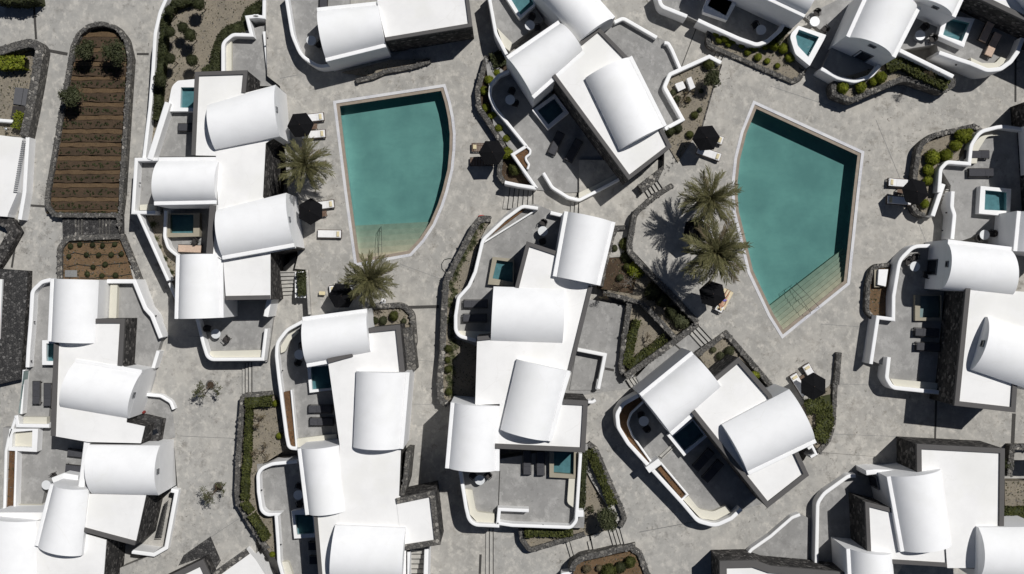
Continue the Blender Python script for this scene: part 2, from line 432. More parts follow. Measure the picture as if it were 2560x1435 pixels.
def ring(mb, outer, inner, z0, z1, zin=None):
    outer = ccw(outer); inner = ccw(inner); zin = z0 if zin is None else zin
    loops = [[Vector((x, y, 0)) for x, y in outer], [Vector((x, y, 0)) for x, y in inner]]
    mb.add([(v.x, v.y, z1) for l in loops for v in l], [t for t in tessellate_polygon(loops)])
    for pl, za in ((outer, z0), (inner, zin)):
        n = len(pl); mb.add([(x, y, za) for x, y in pl]+[(x, y, z1) for x, y in pl], [(i, (i+1) % n, n+(i+1) % n, n+i) for i in range(n)])
    return mb
def stairs(label, top, bot, n, zt, zb, mat='step', zlow=-4., group=None):
    a0, a1 = top; b0, b1 = bot; dr = (zt-zb)/n
    t = thing('stairs', label, 'stairs', (*P((a0[0]+b1[0])/2, (a0[1]+b1[1])/2, zb), zb), group)
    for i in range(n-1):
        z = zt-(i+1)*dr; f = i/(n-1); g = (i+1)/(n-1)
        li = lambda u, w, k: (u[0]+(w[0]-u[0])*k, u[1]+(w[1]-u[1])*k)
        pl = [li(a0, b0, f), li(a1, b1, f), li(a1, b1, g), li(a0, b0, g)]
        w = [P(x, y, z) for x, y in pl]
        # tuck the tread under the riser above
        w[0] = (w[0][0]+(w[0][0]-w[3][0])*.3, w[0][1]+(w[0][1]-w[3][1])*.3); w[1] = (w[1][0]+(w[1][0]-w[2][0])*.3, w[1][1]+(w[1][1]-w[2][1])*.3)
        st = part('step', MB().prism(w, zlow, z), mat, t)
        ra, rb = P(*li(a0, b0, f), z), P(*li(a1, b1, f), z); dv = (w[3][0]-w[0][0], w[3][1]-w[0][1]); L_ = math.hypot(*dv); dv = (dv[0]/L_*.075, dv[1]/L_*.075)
        part('riser_shade', MB().prism([ra, rb, (rb[0]+dv[0], rb[1]+dv[1]), (ra[0]+dv[0], ra[1]+dv[1])], z-.03, z+.005), 'drain', st)  # dark strip added at the riser foot to deepen its shadow line
    return t
def wall(label, pts, zt, zb, w=.27, mat='white', name='terrace_wall', cat='wall', bev=.05, closed=False, group=None):
    p = fillet(W(pts, zt), closed)
    return solo(name, MB().strip(p, w/2, w/2, zb, zt, closed, bev), mat, label, cat, group)
def lump(mb, c, d, rz, rg):
    M = Matrix.Rotation(rz, 3, 'Z'); vs = []
    for a in (-.5, .5):
        for b in (-.5, .5):
            for e in (-.5, .5):
                k = .72 if e > 0 else 1.
                vs.append(tuple(M @ Vector((a*d[0]*k*rg.uniform(.75, 1.1), b*d[1]*k*rg.uniform(.75, 1.1), e*d[2]*rg.uniform(.7, 1.1)))+Vector(c)))
    mb.add(vs, [(0, 1, 3, 2), (4, 6, 7, 5), (0, 4, 5, 1), (2, 3, 7, 6), (0, 2, 6, 4), (1, 5, 7, 3)])
def stone(label, pts, zt, zb, w=.55, mat='stone_mid', closed=False, dens=1., group=None, name='stone_wall'):
    p = fillet(W(pts, zt), closed); c = p[len(p)//2]; w *= .9
    t = thing(name, label, 'stone wall', (c[0], c[1], zb), group)
    part('wall', MB().strip(p, w/2, w/2, zb, zt-.04, closed, .05), mat, t)
    mb = MB(); rg = random.Random(hash(label) % 9999 if False else sum(map(ord, label)))
    q_ = p+[p[0]] if closed else p
    for a, b in zip(q_, q_[1:]):
        a = Vector(a); b = Vector(b); L = (b-a).length
        if L < 1e-4: continue
        d = (b-a)/L; nn = Vector((-d.y, d.x)); k = int(L*w*22*dens+rg.random())
        for _ in range(k):
            u = rg.uniform(0, L); l = rg.uniform(-.48, .48)*w; s_ = rg.uniform(.09, .25); c = a+d*u+nn*l
            lump(mb, (c.x, c.y, zt-.05+rg.uniform(-.015, .015)), (s_, s_*rg.uniform(.6, 1.), .13), rg.uniform(0, 6.3), rg)
    part('cap_stones', mb, 'stone_lump', t, 'stuff'); return t
def bench(label, pts, z, floor, mat='cream'):
    p = fillet(W(pts, z), True)
    return solo('bench', MB().prism(p, floor-.1, z), mat, label, 'bench')
LIT = []
def inside(p, poly):
    c = False
    for (x1, y1), (x2, y2) in zip(poly, poly[1:]+poly[:1]):
        if (y1 > p[1]) != (y2 > p[1]) and p[0] < (x2-x1)*(p[1]-y1)/(y2-y1)+x1: c = not c
    return c
def bed(pts, z, mat, zb=-3., name='soil'):
    pl = fillet(W(pts, z), True); xs = [p[0] for p in pl]; ys = [p[1] for p in pl]; rg = random.Random(len(LIT))
    for _ in range(int(abs(area(pl))*26)):
        p = (rg.uniform(min(xs), max(xs)), rg.uniform(min(ys), max(ys)))
        if inside(p, pl): LIT.append((p[0], p[1], z+ZO[0]+.02))
    return slab(name, pts, z, mat, zb)
def plunge(label, rim, wat, zt, zb, rimmat='white', level=.10, depth=.535, name='plunge_pool'):
    o = fillet(W(rim, zt), True); i = fillet(W(wat, zt), True); c = i[0]
    t = thing(name, label, 'pool', (c[0], c[1], zb))
    part('rim', ring(MB(), o, i, zb, zt, zt-depth-.1), rimmat, t)
    part('basin', MB().prism(offs(ccw(i), .004, True), zt-depth-.12, zt-depth), 'plunge_tile' if level is not None else 'cream', t)
    if level is None: return t
    mb = MB(); zl = zt-depth-.05
    part('water', MB().prism(offs(ccw(i), -.004, True), zl, zt-level), 'water_plunge', t)
    return t
def drain(label, pts, w, z, mat='drain', name='drain_channel'):
    p = [x[:2] for x in W(pts, z)]
    return solo(name, MB().strip(p, w/2, w/2, z-.05, z+.006), mat, label, 'drain')

# ------------------------------------------------------------------ villas
def villa(label, cpx, zb, name='villa'):
    return thing(name, label, 'house', (*P(*cpx, zb), zb))
ZJ = [0.]
DZ = [0.]
def flat(v, pts, z, caps='', zb=-3., capw=.33, caph=.16, wmat='stone', rmat='white_roof', capmat='grey_cap', capsl=None):
    ZJ[0] = (ZJ[0]+.013) % .06; z += ZJ[0]+DZ[0]
    pl = [p[:2] for p in W(pts, z)]; sgn = 1 if area(pl) > 0 else -1; n = len(pl)
    part('wall', MB().prism(pl, zb, z-.08), wmat, v)
    r = part('roof', MB().prism(pl, z-.08, z), rmat, v)
    es = sorted(int(c) for c in caps.split(',')) if caps else []
    runs = []
    for e in es:
        if runs and runs[-1][-1] == e-1: runs[-1].append(e)
        else: runs.append([e])
    if len(runs) > 1 and runs[0][0] == 0 and runs[-1][-1] == n-1: runs[0] = runs.pop()+runs[0]
    for rn in runs:
        cl = len(rn) == n
        line = [pl[e] for e in rn]+([] if cl else [pl[(rn[-1]+1) % n]])
        mb = MB()
        if sgn > 0: mb.strip(line, capw, .02, z-.12, z+caph, cl, .02)
        else: mb.strip(line, .02, capw, z-.12, z+caph, cl, .02)
        part('parapet', mb, capmat, v)
    return z
def vault(v, quad, zs, rise=None, zb=-3., curb='', wmat='white', win=(), door=(), curbw=.29, curbh=.08):
    zs += DZ[0]
    A, B, C, D = [Vector(p[:2]) for p in W(quad, zs)]
    part('wall', MB().prism([A, B, C, D], zb, zs-.02), wmat, v)
    if '1' in curb or '2' in curb:
        for c_, (a, b, o) in (('1', (A, B, D)), ('2', (D, C, A))):
            if c_ in curb:
                ln = [tuple(a), tuple(b)]; left = (b-a).x*(o-a).y-(b-a).y*(o-a).x > 0
                mb = MB().strip(ln, curbw if left else .015, .015 if left else curbw, zs-.25, zs+curbh, False, .03)
                part('gutter_parapet', mb, 'white', v)
    def ins(a, d, k): return a+(d-a).normalized()*k
    k1 = curbw-.03 if '1' in curb else 0; k2 = curbw-.03 if '2' in curb else 0
    a, d = ins(A, D, k1), ins(D, A, k2); b, c = ins(B, C, k1), ins(C, B, k2)
    ch = ((d-a).length+(c-b).length)/2; rise = ch*.26 if rise is None else rise*.90
    r = (ch*ch/4+rise*rise)/(2*rise); th = math.asin(min(1, ch/2/r)); n = 26; prof = []
    for i in range(n+1):
        t = -th+2*th*i/n; prof.append((.5+r*math.sin(t)/ch, r*math.cos(t)-(r-rise)))
    mb = MB(); m = 8; vs = []
    for j in range(m+1):
        s_ = j/m; e0 = a.lerp(b, s_); e1 = d.lerp(c, s_)
        for u, hh in prof: w_ = e0.lerp(e1, u); vs.append((w_.x, w_.y, zs+hh))
    K = n+1
    mb.add(vs, [(j*K+i, j*K+i+1, (j+1)*K+i+1, (j+1)*K+i) for j in range(m) for i in range(n)], True)
    for j in (0, m): mb.add(vs[j*K:(j+1)*K], [tuple(range(K))])
    sh = part('vault', mb, 'white', v)
    for (end, u, zo, w_, h_) in win:
        e0, e1, oth = (A, D, B) if end == 0 else (B, C, A)
        panel(sh, 'window', e0, e1, oth, u, w_, zs+zo, zs+zo+h_)
    for (end, u, w_, z0, h_) in door:
        e0, e1, oth = (A, D, B) if end == 0 else (B, C, A)
        panel(v, 'door', e0, e1, oth, u, w_, z0, z0+h_)
def panel(par, name, e0, e1, oth, u, w, z0, z1):
    d = (e1-e0); L = d.length; d = d/L; nn = Vector((-d.y, d.x))
    if nn.dot(oth-e0) > 0: nn = -nn
    c = e0+d*L*u; rz = math.atan2(d.y, d.x); zc = (z0+z1)/2; hh = z1-z0; b = .07
    mb = MB()
    f = lambda s_, z, ww, h, o: mb.box((c.x+d.x*s_+nn.x*o, c.y+d.y*s_+nn.y*o, z), (ww, .10, h), rz)
    f(-w/2, zc, b, hh, .03); f(w/2, zc, b, hh, .03); f(0, z1-b/2, w-b, b, .03); f(0, z0+b/2, w-b, b, .03)
    fr = part(name, mb, 'frame_grey', par) if par.parent is None else part(name, mb, 'frame_grey', par)
    mb = MB().box((c.x+nn.x*.005, c.y+nn.y*.005, zc), (w-b, .03, hh-2*b), rz)
    if par.parent is None: part('pane', mb, 'glass_dark', fr)
    else: part('pane', mb, 'glass_dark', par)
def face(v, name, p0, p1, z0, z1, u, w, zr):
    """door or window on the wall that runs from photograph point p0 to p1 (at height zr), facing left of p0->p1"""
    a = Vector(P(*p0, zr)); b = Vector(P(*p1, zr)); d = (b-a).normalized()
    panel(v, name, a, b, a-Vector((-d.y, d.x)), u, w, z0, z1)

# ------------------------------------------------------------------ plants
def leafmesh(name, pts, nrm, size, mats, seed=1, spread=.7, aspect=2.2, core=None):
    rg = np.random.default_rng(seed); pts = np.asarray(pts, float); n = len(pts)
    nr = np.asarray(nrm, float)+rg.normal(0, spread, (n, 3)); nr /= np.linalg.norm(nr, axis=1)[:, None]+1e-9
    t = np.cross(nr, rg.normal(0, 1, (n, 3))); t /= np.linalg.norm(t, axis=1)[:, None]+1e-9
    b = np.cross(nr, t); s_ = size*rg.uniform(.6, 1.35, n)[:, None]
    v = np.stack([pts-t*s_, pts-b*s_/aspect, pts+t*s_, pts+b*s_/aspect], 1).reshape(-1, 3)
    fv = np.arange(4*n); off = 4*n; verts = v; loops = list(fv); starts = list(range(0, 4*n, 4)); mi = [0]*n
    if core is not None:
        cv, cf = core; verts = np.concatenate([v, np.asarray(cv, float)])
        for f in cf: starts.append(len(loops)); loops += [i+off for i in f]; mi.append(1)
    me = bpy.data.meshes.new(name); me.vertices.add(len(verts)); me.vertices.foreach_set('co', verts.ravel())
    me.loops.add(len(loops)); me.loops.foreach_set('vertex_index', loops)
    me.polygons.add(len(starts)); me.polygons.foreach_set('loop_start', starts)
    for k in mats: me.materials.append(MATS[k])
    me.polygons.foreach_set('material_index', mi); me.update(calc_edges=True); me.validate(); return me
def sphere_core(c, r, nu=9, nv=6):
    vs = []; fs = []
    for j in range(nv+1):
        for i in range(nu):
            a = 2*math.pi*i/nu; e = -math.pi/2+math.pi*j/nv
            vs.append((c[0]+r[0]*math.cos(e)*math.cos(a), c[1]+r[1]*math.cos(e)*math.sin(a), c[2]+r[2]*math.sin(e)))
    for j in range(nv):
        for i in range(nu): fs.append((j*nu+i, j*nu+(i+1) % nu, (j+1)*nu+(i+1) % nu, (j+1)*nu+i))
    return vs, fs
def shell(n, r, rg, rough=.16, lo=-.5):
    d = rg.normal(0, 1, (n*2, 3)); d /= np.linalg.norm(d, axis=1)[:, None]; d = d[d[:, 2] > lo][:n]
    k = 1+rough*np.sin(d[:, 0]*5+r[0]*9)*np.cos(d[:, 1]*6+d[:, 2]*4)+rg.normal(0, .06, len(d))
    return d*np.asarray(r)*k[:, None], d
BUSH = {}
def bush_mesh(kind, var):
    key = (kind, var)
    if key in BUSH: return BUSH[key]
    rg = np.random.default_rng(100+var*17+len(kind)); p, d = shell(900, (1, 1, .88), rg, .05+.02*var)
    p[:, 2] += .75
    BUSH[key] = leafmesh('foliage', p, d, .105, [kind, kind], var, .5, 1.6, sphere_core((0, 0, .74), (.90, .90, .78)))
    return BUSH[key]
def bush(x, y, r, z, label, kind='leaf_bright', group=None, sq=1., name='shrub'):
    """x, y, r in photograph pixels at the middle of the crown"""
    rm = r/S; px, py = P(x, y, z+rm*.8)
    o = bpy.data.objects.new(name, bush_mesh(kind, rnd.randrange(3))); o.location = (px, py, z-rm*.05+ZO[0])
    o.scale = (rm*rnd.uniform(.88, 1.12), rm*rnd.uniform(.88, 1.12), rm*sq*rnd.uniform(.85, 1.1)); o.rotation_euler = (0, 0, rnd.uniform(0, 6.28))
    link(o); return tag(o, label, 'shrub', group)
def hedge(label, pts, w, zt, zb, kind='leaf_hedge', dens=1., leaf=.09, group=None, name='hedge'):
    line = [x[:2] for x in fillet(W(pts, zt))]; rg = np.random.default_rng(sum(map(ord, label))); P3 = []; N3 = []
    for a, b in zip(line, line[1:]):
        a = np.array(a); b = np.array(b); L = np.linalg.norm(b-a); d = (b-a)/L; nn = np.array((-d[1], d[0]))
        k = int(L*(w*190+(zt-zb)*120)*dens)
        u = rg.uniform(-.1, L+.1, k); l = rg.uniform(-.5, .5, k); hgt = np.ones(k); side = rg.random(k) < (zt-zb)*.9/(w+(zt-zb)*.9)
        l[side] = np.where(l[side] > 0, .5, -.5); hgt[side] = rg.uniform(.05, 1, side.sum())
        wob = .07*np.sin(u*2.3+line[0][0])+.05*np.sin(u*5.1)
        q2 = a+d*u[:, None]+nn*(l*w*(1+wob))[:, None]
        z = zb+(zt-zb)*hgt+rg.normal(0, .035, k)+wob*.6
        P3.append(np.c_[q2, z]); m = np.zeros((k, 3)); m[~side, 2] = 1; m[side, :2] = nn*np.sign(l[side])[:, None]; N3.append(m)
    mb = MB().strip(line, w*.42, w*.42, zb, zt-.07)
    p = np.concatenate(P3); c = p.mean(0); c[2] = zb
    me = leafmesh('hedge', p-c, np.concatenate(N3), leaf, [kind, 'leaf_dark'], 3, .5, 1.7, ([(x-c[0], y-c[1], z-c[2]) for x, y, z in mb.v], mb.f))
    o = bpy.data.objects.new(name, me); o.location = (c[0], c[1], c[2]+ZO[0]); link(o); return tag(o, label, 'hedge', group)
def tree(label, x, y, r, zb, h, kind='leaf_olive', n=1700, clumps=9, leaf=.10, name='olive_tree', bark='bark', cover=1., group=None, base=None, sq=.7, core=True):
    """crown centre at photograph x,y with radius r px, crown middle h metres above zb"""
    rm = r/S; cx, cy = P(x, y, zb+h); bx, by = base if base else (cx, cy)
    t = thing(name, label, 'tree', (bx, by, zb), group); rg = np.random.default_rng(sum(map(ord, label)))
    ox, oy = cx-bx, cy-by
    cs = []; pts = []; nr = []
    for i in range(clumps):
        a = rg.uniform(0, 6.28); e = rg.uniform(0, .62)*rm; cz = h+rg.uniform(-.32, .35)*rm*sq
        c = np.array((ox+e*math.cos(a), oy+e*math.sin(a), cz)); rr = rm*rg.uniform(.34, .52); cs.append((c, rr))
        p, d = shell(n//clumps, (rr, rr, rr*.75), rg, .22, -.8); pts.append(p+c); nr.append(d)
    vs = []; fs = []
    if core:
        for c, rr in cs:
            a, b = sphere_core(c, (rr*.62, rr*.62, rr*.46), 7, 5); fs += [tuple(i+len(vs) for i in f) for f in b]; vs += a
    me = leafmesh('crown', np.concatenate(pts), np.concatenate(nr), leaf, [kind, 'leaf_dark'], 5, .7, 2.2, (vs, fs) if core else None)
    link(bpy.data.objects.new('crown', me), t)
    mb = MB().tube([(0, 0, -.1), (ox*.2, oy*.2, h*.35), (ox*.6, oy*.6, h*.7)], [.11*rm/.9, .085*rm/.9, .07*rm/.9], 7)
    local('trunk', mb, bark, t)
    mb = MB()
    for c, rr in cs[:7]: mb.tube([(ox*.5, oy*.5, h*.62), (ox*.5+(c[0]-ox*.5)*.5, oy*.5+(c[1]-oy*.5)*.5, h*.85), tuple(c)], [.05, .03, .012], 5)
    local('limbs', mb, bark, t); return t
def twiggy(label, x, y, r, zb, h, base, kind='leaf_olive', n=420, bark='bark', name='bare_tree', seed=1, leaf=.06, group=None, sq=.5):
    """thin crown of twigs with few leaves"""
    rm = r/S; cx, cy = P(x, y, zb+h); bx, by = base
    t = thing(name, label, 'tree', (bx, by, zb), group); rg = random.Random(seed); ox, oy = cx-bx, cy-by
    mb = MB(); tips = []
    def grow(p, d, L, rad, lev):
        e = p+d*L; mid = (p+e)/2+Vector((rg.uniform(-1, 1), rg.uniform(-1, 1), rg.uniform(-.4, .4)))*L*.12
        mb.tube([tuple(p), tuple(mid), tuple(e)], [rad, rad*.8, rad*.6], 4 if lev else 6, False)
        tips.append(e); tips.append(mid)
        if lev >= 4: return
        for _ in range(3 if lev < 3 else 2):
            nd = (d+Vector((rg.uniform(-1, 1), rg.uniform(-1, 1), rg.uniform(-.35, .55)))*.85).normalized()
            grow(e, nd, L*rg.uniform(.55, .85), rad*.6, lev+1)
    d0 = Vector((ox*.6, oy*.6, h*.62)); L0 = d0.length
    mb.tube([(0, 0, -.1), tuple(d0*.5+Vector((.03, -.02, 0))), tuple(d0)], [.055, .045, .035], 6)
    for _ in range(5): grow(d0, (Vector((ox, oy, h))-d0+Vector((rg.uniform(-1, 1), rg.uniform(-1, 1), rg.uniform(-.1, .6)))*rm*.9).normalized(), rm*.45, .022, 1)
    local('branches', mb, bark, t)
    if n:
        pts = []
        for _ in range(n): p = tips[rg.randrange(len(tips)//4, len(tips))]; pts.append((p.x+rg.gauss(0, .06), p.y+rg.gauss(0, .06), p.z+rg.gauss(0, .05)))
        link(bpy.data.objects.new('crown', leafmesh('crown', pts, np.tile((0, 0, 1.), (n, 1)), leaf, [kind], 4, .8, 1.8)), t)
    return t
FROND = []
def frond_mesh(var):
    rg = random.Random(50+var); mb = MB(); L = 1.; n = 30; pts = []
    for i in range(13):
        s_ = i/12; pts.append(Vector((s_*.97, .03*math.sin(3*s_+var), .30*s_-.46*s_**2.6)))
    mb.tube([tuple(p) for p in pts], [.018*(1-.85*i/12)+.003 for i in range(13)], 4, False)
    for i in range(n):
        s_ = .10+.90*i/(n-1); k = min(11, int(s_*12)); p = pts[k].lerp(pts[k+1], s_*12-k); d = (pts[k+1]-pts[k]).normalized()
        for sg in (-1, 1):
            ll = (.235*math.sin(min(1, s_*1.7+.22)*math.pi*.62))*rg.uniform(.75, 1.12)*(1.0 if s_ < .75 else 1.25-.8*(s_-.45))
            out = (d*rg.uniform(.8, 1.25)+Vector((0, sg, 0))*rg.uniform(.55, .9)+Vector((0, 0, rg.uniform(.05, .55)))).normalized()
            w = Vector((-out.y, out.x, 0)); w = w.normalized()*.0115; mid = p+out*ll*.55; tip = p+out*ll+Vector((0, 0, -ll*.30))
            mb.add([p-w*.5, p+w*.5, mid+w, mid-w, tip], [(0, 1, 2, 3), (3, 2, 4)])
    return mb
def palm(label, x, y, L, zb, h, base=None, n=60, seed=1, dry=.2):
    """crown centre at photograph x,y; frond length L px; crown h metres above zb"""
    if not FROND:
        for m_ in ('leaf_palm', 'leaf_dry'):
            for k in range(3):
                me = mesh_of('frond', frond_mesh(k), m_); FROND.append(me)
    cx, cy = P(x, y, zb+h); bx, by = base if base else (cx, cy); rg = random.Random(seed)
    t = thing('palm_tree', label, 'palm tree', (bx, by, zb)); ox, oy = cx-bx, cy-by; mb = MB(); k = int(h/.09); pts = []; rr = []
    for i in range(k+1):
        f = i/k; pts.append((ox*f*f, oy*f*f, h*f-.05)); rr.append((.21 if i % 2 else .185)*(1.12-.18*f) if f < .9 else .22)
    mb.tube(pts, rr, 10, True, False); local('trunk', mb, 'bark', t)
    mb = MB(); a, b = sphere_core((ox, oy, h+.02), (.20, .20, .24), 8, 5); mb.add(a, b); local('crown_heart', mb, 'bark', t)
    lm = L/S
    for i in range(n):
        f = i/(n-1); az = i*2.39996+rg.uniform(-.25, .25); el = R(74)*(1-f)**1.1-R(26)*f+R(rg.uniform(-9, 9))
        ln = lm*(.72+.34*math.sin(math.pi*min(1, .15+f*.8)))*rg.uniform(.9, 1.08)
        old = f > 1-dry and rg.random() < .45
        o = bpy.data.objects.new('frond', FROND[rg.randrange(3)+(3 if old else 0)]); link(o, t)
        o.location = (ox+.08*math.cos(az), oy+.08*math.sin(az), h+.16*(1-f)-.05)
        o.rotation_euler = (Matrix.Rotation(az, 3, 'Z') @ Matrix.Rotation(-el, 3, 'Y') @ Matrix.Rotation(rg.uniform(-.5, .5), 3, 'X')).to_euler()
        o.scale = (ln, ln*rg.uniform(.85, 1.1), ln*rg.uniform(.8, 1.2))
    return t
SUCC = []
def rosette(x, y, r, z, label, kind='leaf_succ', group=None, name='succulent'):
    if not SUCC:
        for k in range(3):
            rg = random.Random(k); mb = MB()
            for i in range(26):
                a = i*2.4; e = .15+.9*(i/26); l = .45+.6*(1-i/26)*1.; d = Vector((math.cos(a)*math.cos(e), math.sin(a)*math.cos(e), math.sin(e)))
                w = Vector((-math.sin(a), math.cos(a), 0))*.085; b = Vector((0, 0, .05)); m_ = b+d*l*.5; tp = b+d*l+Vector((0, 0, -.12*l))
                mb.add([b-w*.6, b+w*.6, m_+w, m_-w, tp], [(0, 1, 2, 3), (3, 2, 4)])
            SUCC.append(mb)
        for k in ('leaf_succ', 'leaf_dark', 'leaf_dry'):
            for i in range(3): SUCC.append(mesh_of('plant', SUCC[i], k))
    o = bpy.data.objects.new(name, SUCC[3+('leaf_succ', 'leaf_dark', 'leaf_dry').index(kind)*3+rnd.randrange(3)])
    o.location = (*P(x, y, z), z+ZO[0]); s_ = r/S; o.scale = (s_, s_, s_); o.rotation_euler = (0, 0, rnd.uniform(0, 6)); link(o)
    return tag(o, label, 'plant', group)
# ------------------------------------------------------------------ the ground, in its levels
ZG, ZP = -3.4, -2.0
ZW, ZN, ZM, ZA, ZB, ZC, ZD, ZR, ZL = -1.4, -1.2, 0., .75, 1.15, .8, 1.4, 2.0, 1.5
gp = 260
solo('ground', MB().add([(-gp, -gp, ZG), (gp, -gp, ZG), (gp, gp, ZG), (-gp, gp, ZG)], [(0, 1, 2, 3)]), 'concrete', kind='structure')
POOL1 = q('p', '832.4,252.6 1113.4,209.8 1126.8,254 1135,294 1139.5,334.5 1138.5,374.7 1133.5,425 1120,480 1108,517 1088,563.6 1061.5,603.8 1028,640.6 886,665.7 860.5,480')
POOL2 = q('p', '1883.2,250.9 2160.9,378.7 2149,480 2124.7,710.8 1955,847.3 1920,791 1868.8,682.4 1845.4,583.7 1832,530 1828.7,480 1828.9,455 1835.4,394.8 1852,327.9')
def pool(label, outer, z, steps, depth=1.45):
    o = ccw([p[:2] for p in W(outer, z)]); i1 = offs(o, .24, True); i2 = offs(o, .50, True)
    c = (sum(p[0] for p in i2)/len(i2), sum(p[1] for p in i2)/len(i2))
    t = thing('swimming_pool', label, 'swimming pool', (c[0], c[1], z-depth))
    # coping strip with its own running UV
    mb = MB(); n = len(o); uv = []; s_ = 0.
    for k in range(n+1):
        a = o[k % n]; b = i1[k % n]
        if k: s_ += math.dist(o[k % n], o[k-1])
        mb.v += [(a[0], a[1], z-.3), (a[0], a[1], z+.022), (b[0], b[1], z+.022), (b[0], b[1], z-.06)]; uv += [(s_, -.1), (s_, .0), (s_, .27), (s_, .37)]
    mb.f = [(k*4+j, (k+1)*4+j, (k+1)*4+j+1, k*4+j+1) for k in range(n) for j in range(3)]; mb.uv = uv
    part('coping', mb, 'coping', t)
    part('pool_edge', ring(MB(), i1, i2, z-.2, z-.035, z-.34), 'pool_edge', t)
    mb = MB(); n = len(i2); lo = [(x, y, z-depth) for x, y in i2]; hi = [(x, y, z-.30) for x, y in i2]
    mb.add(lo+hi, [(i, (i+1) % n, n+(i+1) % n, n+i) for i in range(n)]); mb.add(lo, [tuple(range(n))]); part('basin', mb, 'pool_floor', t)
    (a0, a1), (b0, b1), ns, z_lo, z_hi, back = steps
    for k in range(ns):
        f = k/(ns-1); zz = z_lo+(z_hi-z_lo)*f
        li = lambda u, w_: (u[0]+(w_[0]-u[0])*f, u[1]+(w_[1]-u[1])*f)
        p0, p1 = li(a0, b0), li(a1, b1)
        pl = [P(*p0, zz), P(*p1, zz)]
        ext = [P(*back[1], zz), P(*back[0], zz)]
        st = part('step', MB().prism(pl+ext, z-depth-.05, zz), 'pool_step', t)
        continue
        d = Vector(pl[1])-Vector(pl[0]); nn = Vector((-d.y, d.x)).normalized()
        if nn.dot(Vector(ext[0])-Vector(pl[1])) < 0: nn = -nn
        ln = [tuple(Vector(pl[0])+nn*.02), tuple(Vector(pl[1])+nn*.02)]
        part('nosing', MB().strip(ln, .011, .011, zz-.02, zz+.006), 'pool_nosing', st)
    part('water', MB().prism(offs(i2, .003, True), z-depth-.12, z-.10), 'water', t)
    return t, o
pt1, o1 = pool('left swimming pool with a curved right side and teal water', POOL1, ZM,
               (((850, 566), (1120, 552)), ((850, 640), (1120, 618)), 6, -.95, -.24, ((850, 720), (1120, 720))), 1.45)
pt2, o2 = pool('right swimming pool with a curved left side and wide corner steps', POOL2, ZR,
               (((1905, 779), (2112, 619)), ((1945, 836), (2125, 688)), 7, ZR-.92, ZR-.24, ((1990, 900), (2200, 760))), 1.45)
holeA = [offs(o1, .02, True)]; holeB = [offs(o2, .02, True)]
# pool hand rails
def rail(par, pts, z, rad=.017):
    mb = MB(); mb.tube([(*P(a, b, z+c), z+c) for a, b, c in pts], rad, 6); part('handrail', mb, 'metal_dark', par)
rail(pt1, [(949, 570, -.9), (949, 572, .1), (947, 605, .55), (946, 640, .75), (945, 648, .0)], ZM)
rail(pt1, [(953, 566, -.9), (953, 569, .1), (954, 605, .55), (955, 640, .75), (954, 648, .0)], ZM)
for a, b, z0 in (((949, 580), (953, 578), -.1), ((946, 612), (954, 611), .2)): rail(pt1, [(*a, z0), (*b, z0)], ZM, .012)
rail(pt2, [(1975, 716, -1.), (1977, 718, -.1), (2000, 742, .45), (2026, 781, .75), (2026, 784, .0)], ZR)
rail(pt2, [(1990, 706, -1.), (1991, 708, -.1), (2015, 733, .45), (2047, 767, .75), (2048, 769, .0)], ZR)
for a, b, z0 in (((1980, 720), (1994, 710), -.05), ((2003, 746), (2018, 737), .2)): rail(pt2, [(*a, z0), (*b, z0)], ZR, .012)
slab('pool_deck', q('p', '655,-300 1700,-300 1700,1600 830,1600 830,900 776,795 766,674 737,672 740,660 745,640 720,480 700,215 668,190'), ZM, 'deck', holes=holeA)
slab('pool_deck', q('p', '1645,452 1659,473 1648,492,20 1601,522,30 1579,580 1576,620,20 1745,800 1748,814 1782,851 1815,828 1925,960 2000,1020 2085,1000 2072,1095,30 2045,1130 2300,1150 2900,1150 2900,-300 1770,-300 1770,60 1790,100 1815,131 1802.6,154 1773,142 1703,173 1665,200 1660,420'), ZR, 'deck', holes=holeB)
slab('lane', q('p', '1480,-300 1800,-300 1800,160 1700,182 1600,250 1480,100'), ZL, 'deck')
slab('path', q('p', '1334,430 1442,430 1442,600 1334,600'), ZA, 'deck')
slab('path', q('p', '1448,400 1448,650 1575,640 1700,500 1700,400'), ZB, 'deck')
slab('courtyard', q('p', '1395,735 1600,770 1575,1020 1395,1020'), ZC, 'terrace')
slab('path', q('p', '1725,829 1757,870 1700,960 1620,1000 1594,950 1590,944 1640,890'), ZD, 'terrace')
slab('plaza', q('p', '395,850 390,940 372,1000 380,1110 436,1120 445,1230 418,1372 300,1420 290,1600 640,1600 640,700 440,700'), ZP, 'concrete', -5)
sloped('lane', [((290, 500), (480, 500), ZG-.02), ((318, 640), (500, 640), -3.0), ((350, 760), (520, 760), -2.4), ((380, 872), (520, 872), ZP-.01)], 'concrete', -5)
slab('lane', q('p', '632,890 640,730 740,640 790,800 770,900 705,1010 632,1000'), ZN, 'concrete')
slab('path', q('p', '1234,1300 1415,1330 1434,1416 1432,1500 1234,1500'), .35, 'concrete')
slab('path', q('p', '1424,1350 1472,1330 1480,1395 1441,1412'), .65, 'concrete')
slab('path', q('p', '1477,1340 1521,1322 1539,1382 1488,1396'), .95, 'concrete')
sloped('path', [((1380, 1000), (1640, 960), .95), ((1478, 1200), (1720, 1150), 1.25), ((1549, 1318), (1800, 1250), 1.5), ((1600, 1500), (1930, 1220), 1.6), ((2200, 1500), (2010, 1150), 1.75), ((2400, 1200), (2050, 1080), ZR-.06)], 'concrete')
stairs('seven steps up from the left pool deck beside the white wall', ((1334, 468), (1331, 520)), ((1265, 468), (1257, 522)), 7, ZA, ZM)
stairs('three short steps in the lane above the villa in the middle', ((1449, 494), (1446, 534)), ((1430, 490), (1426, 532)), 3, ZB, ZA)
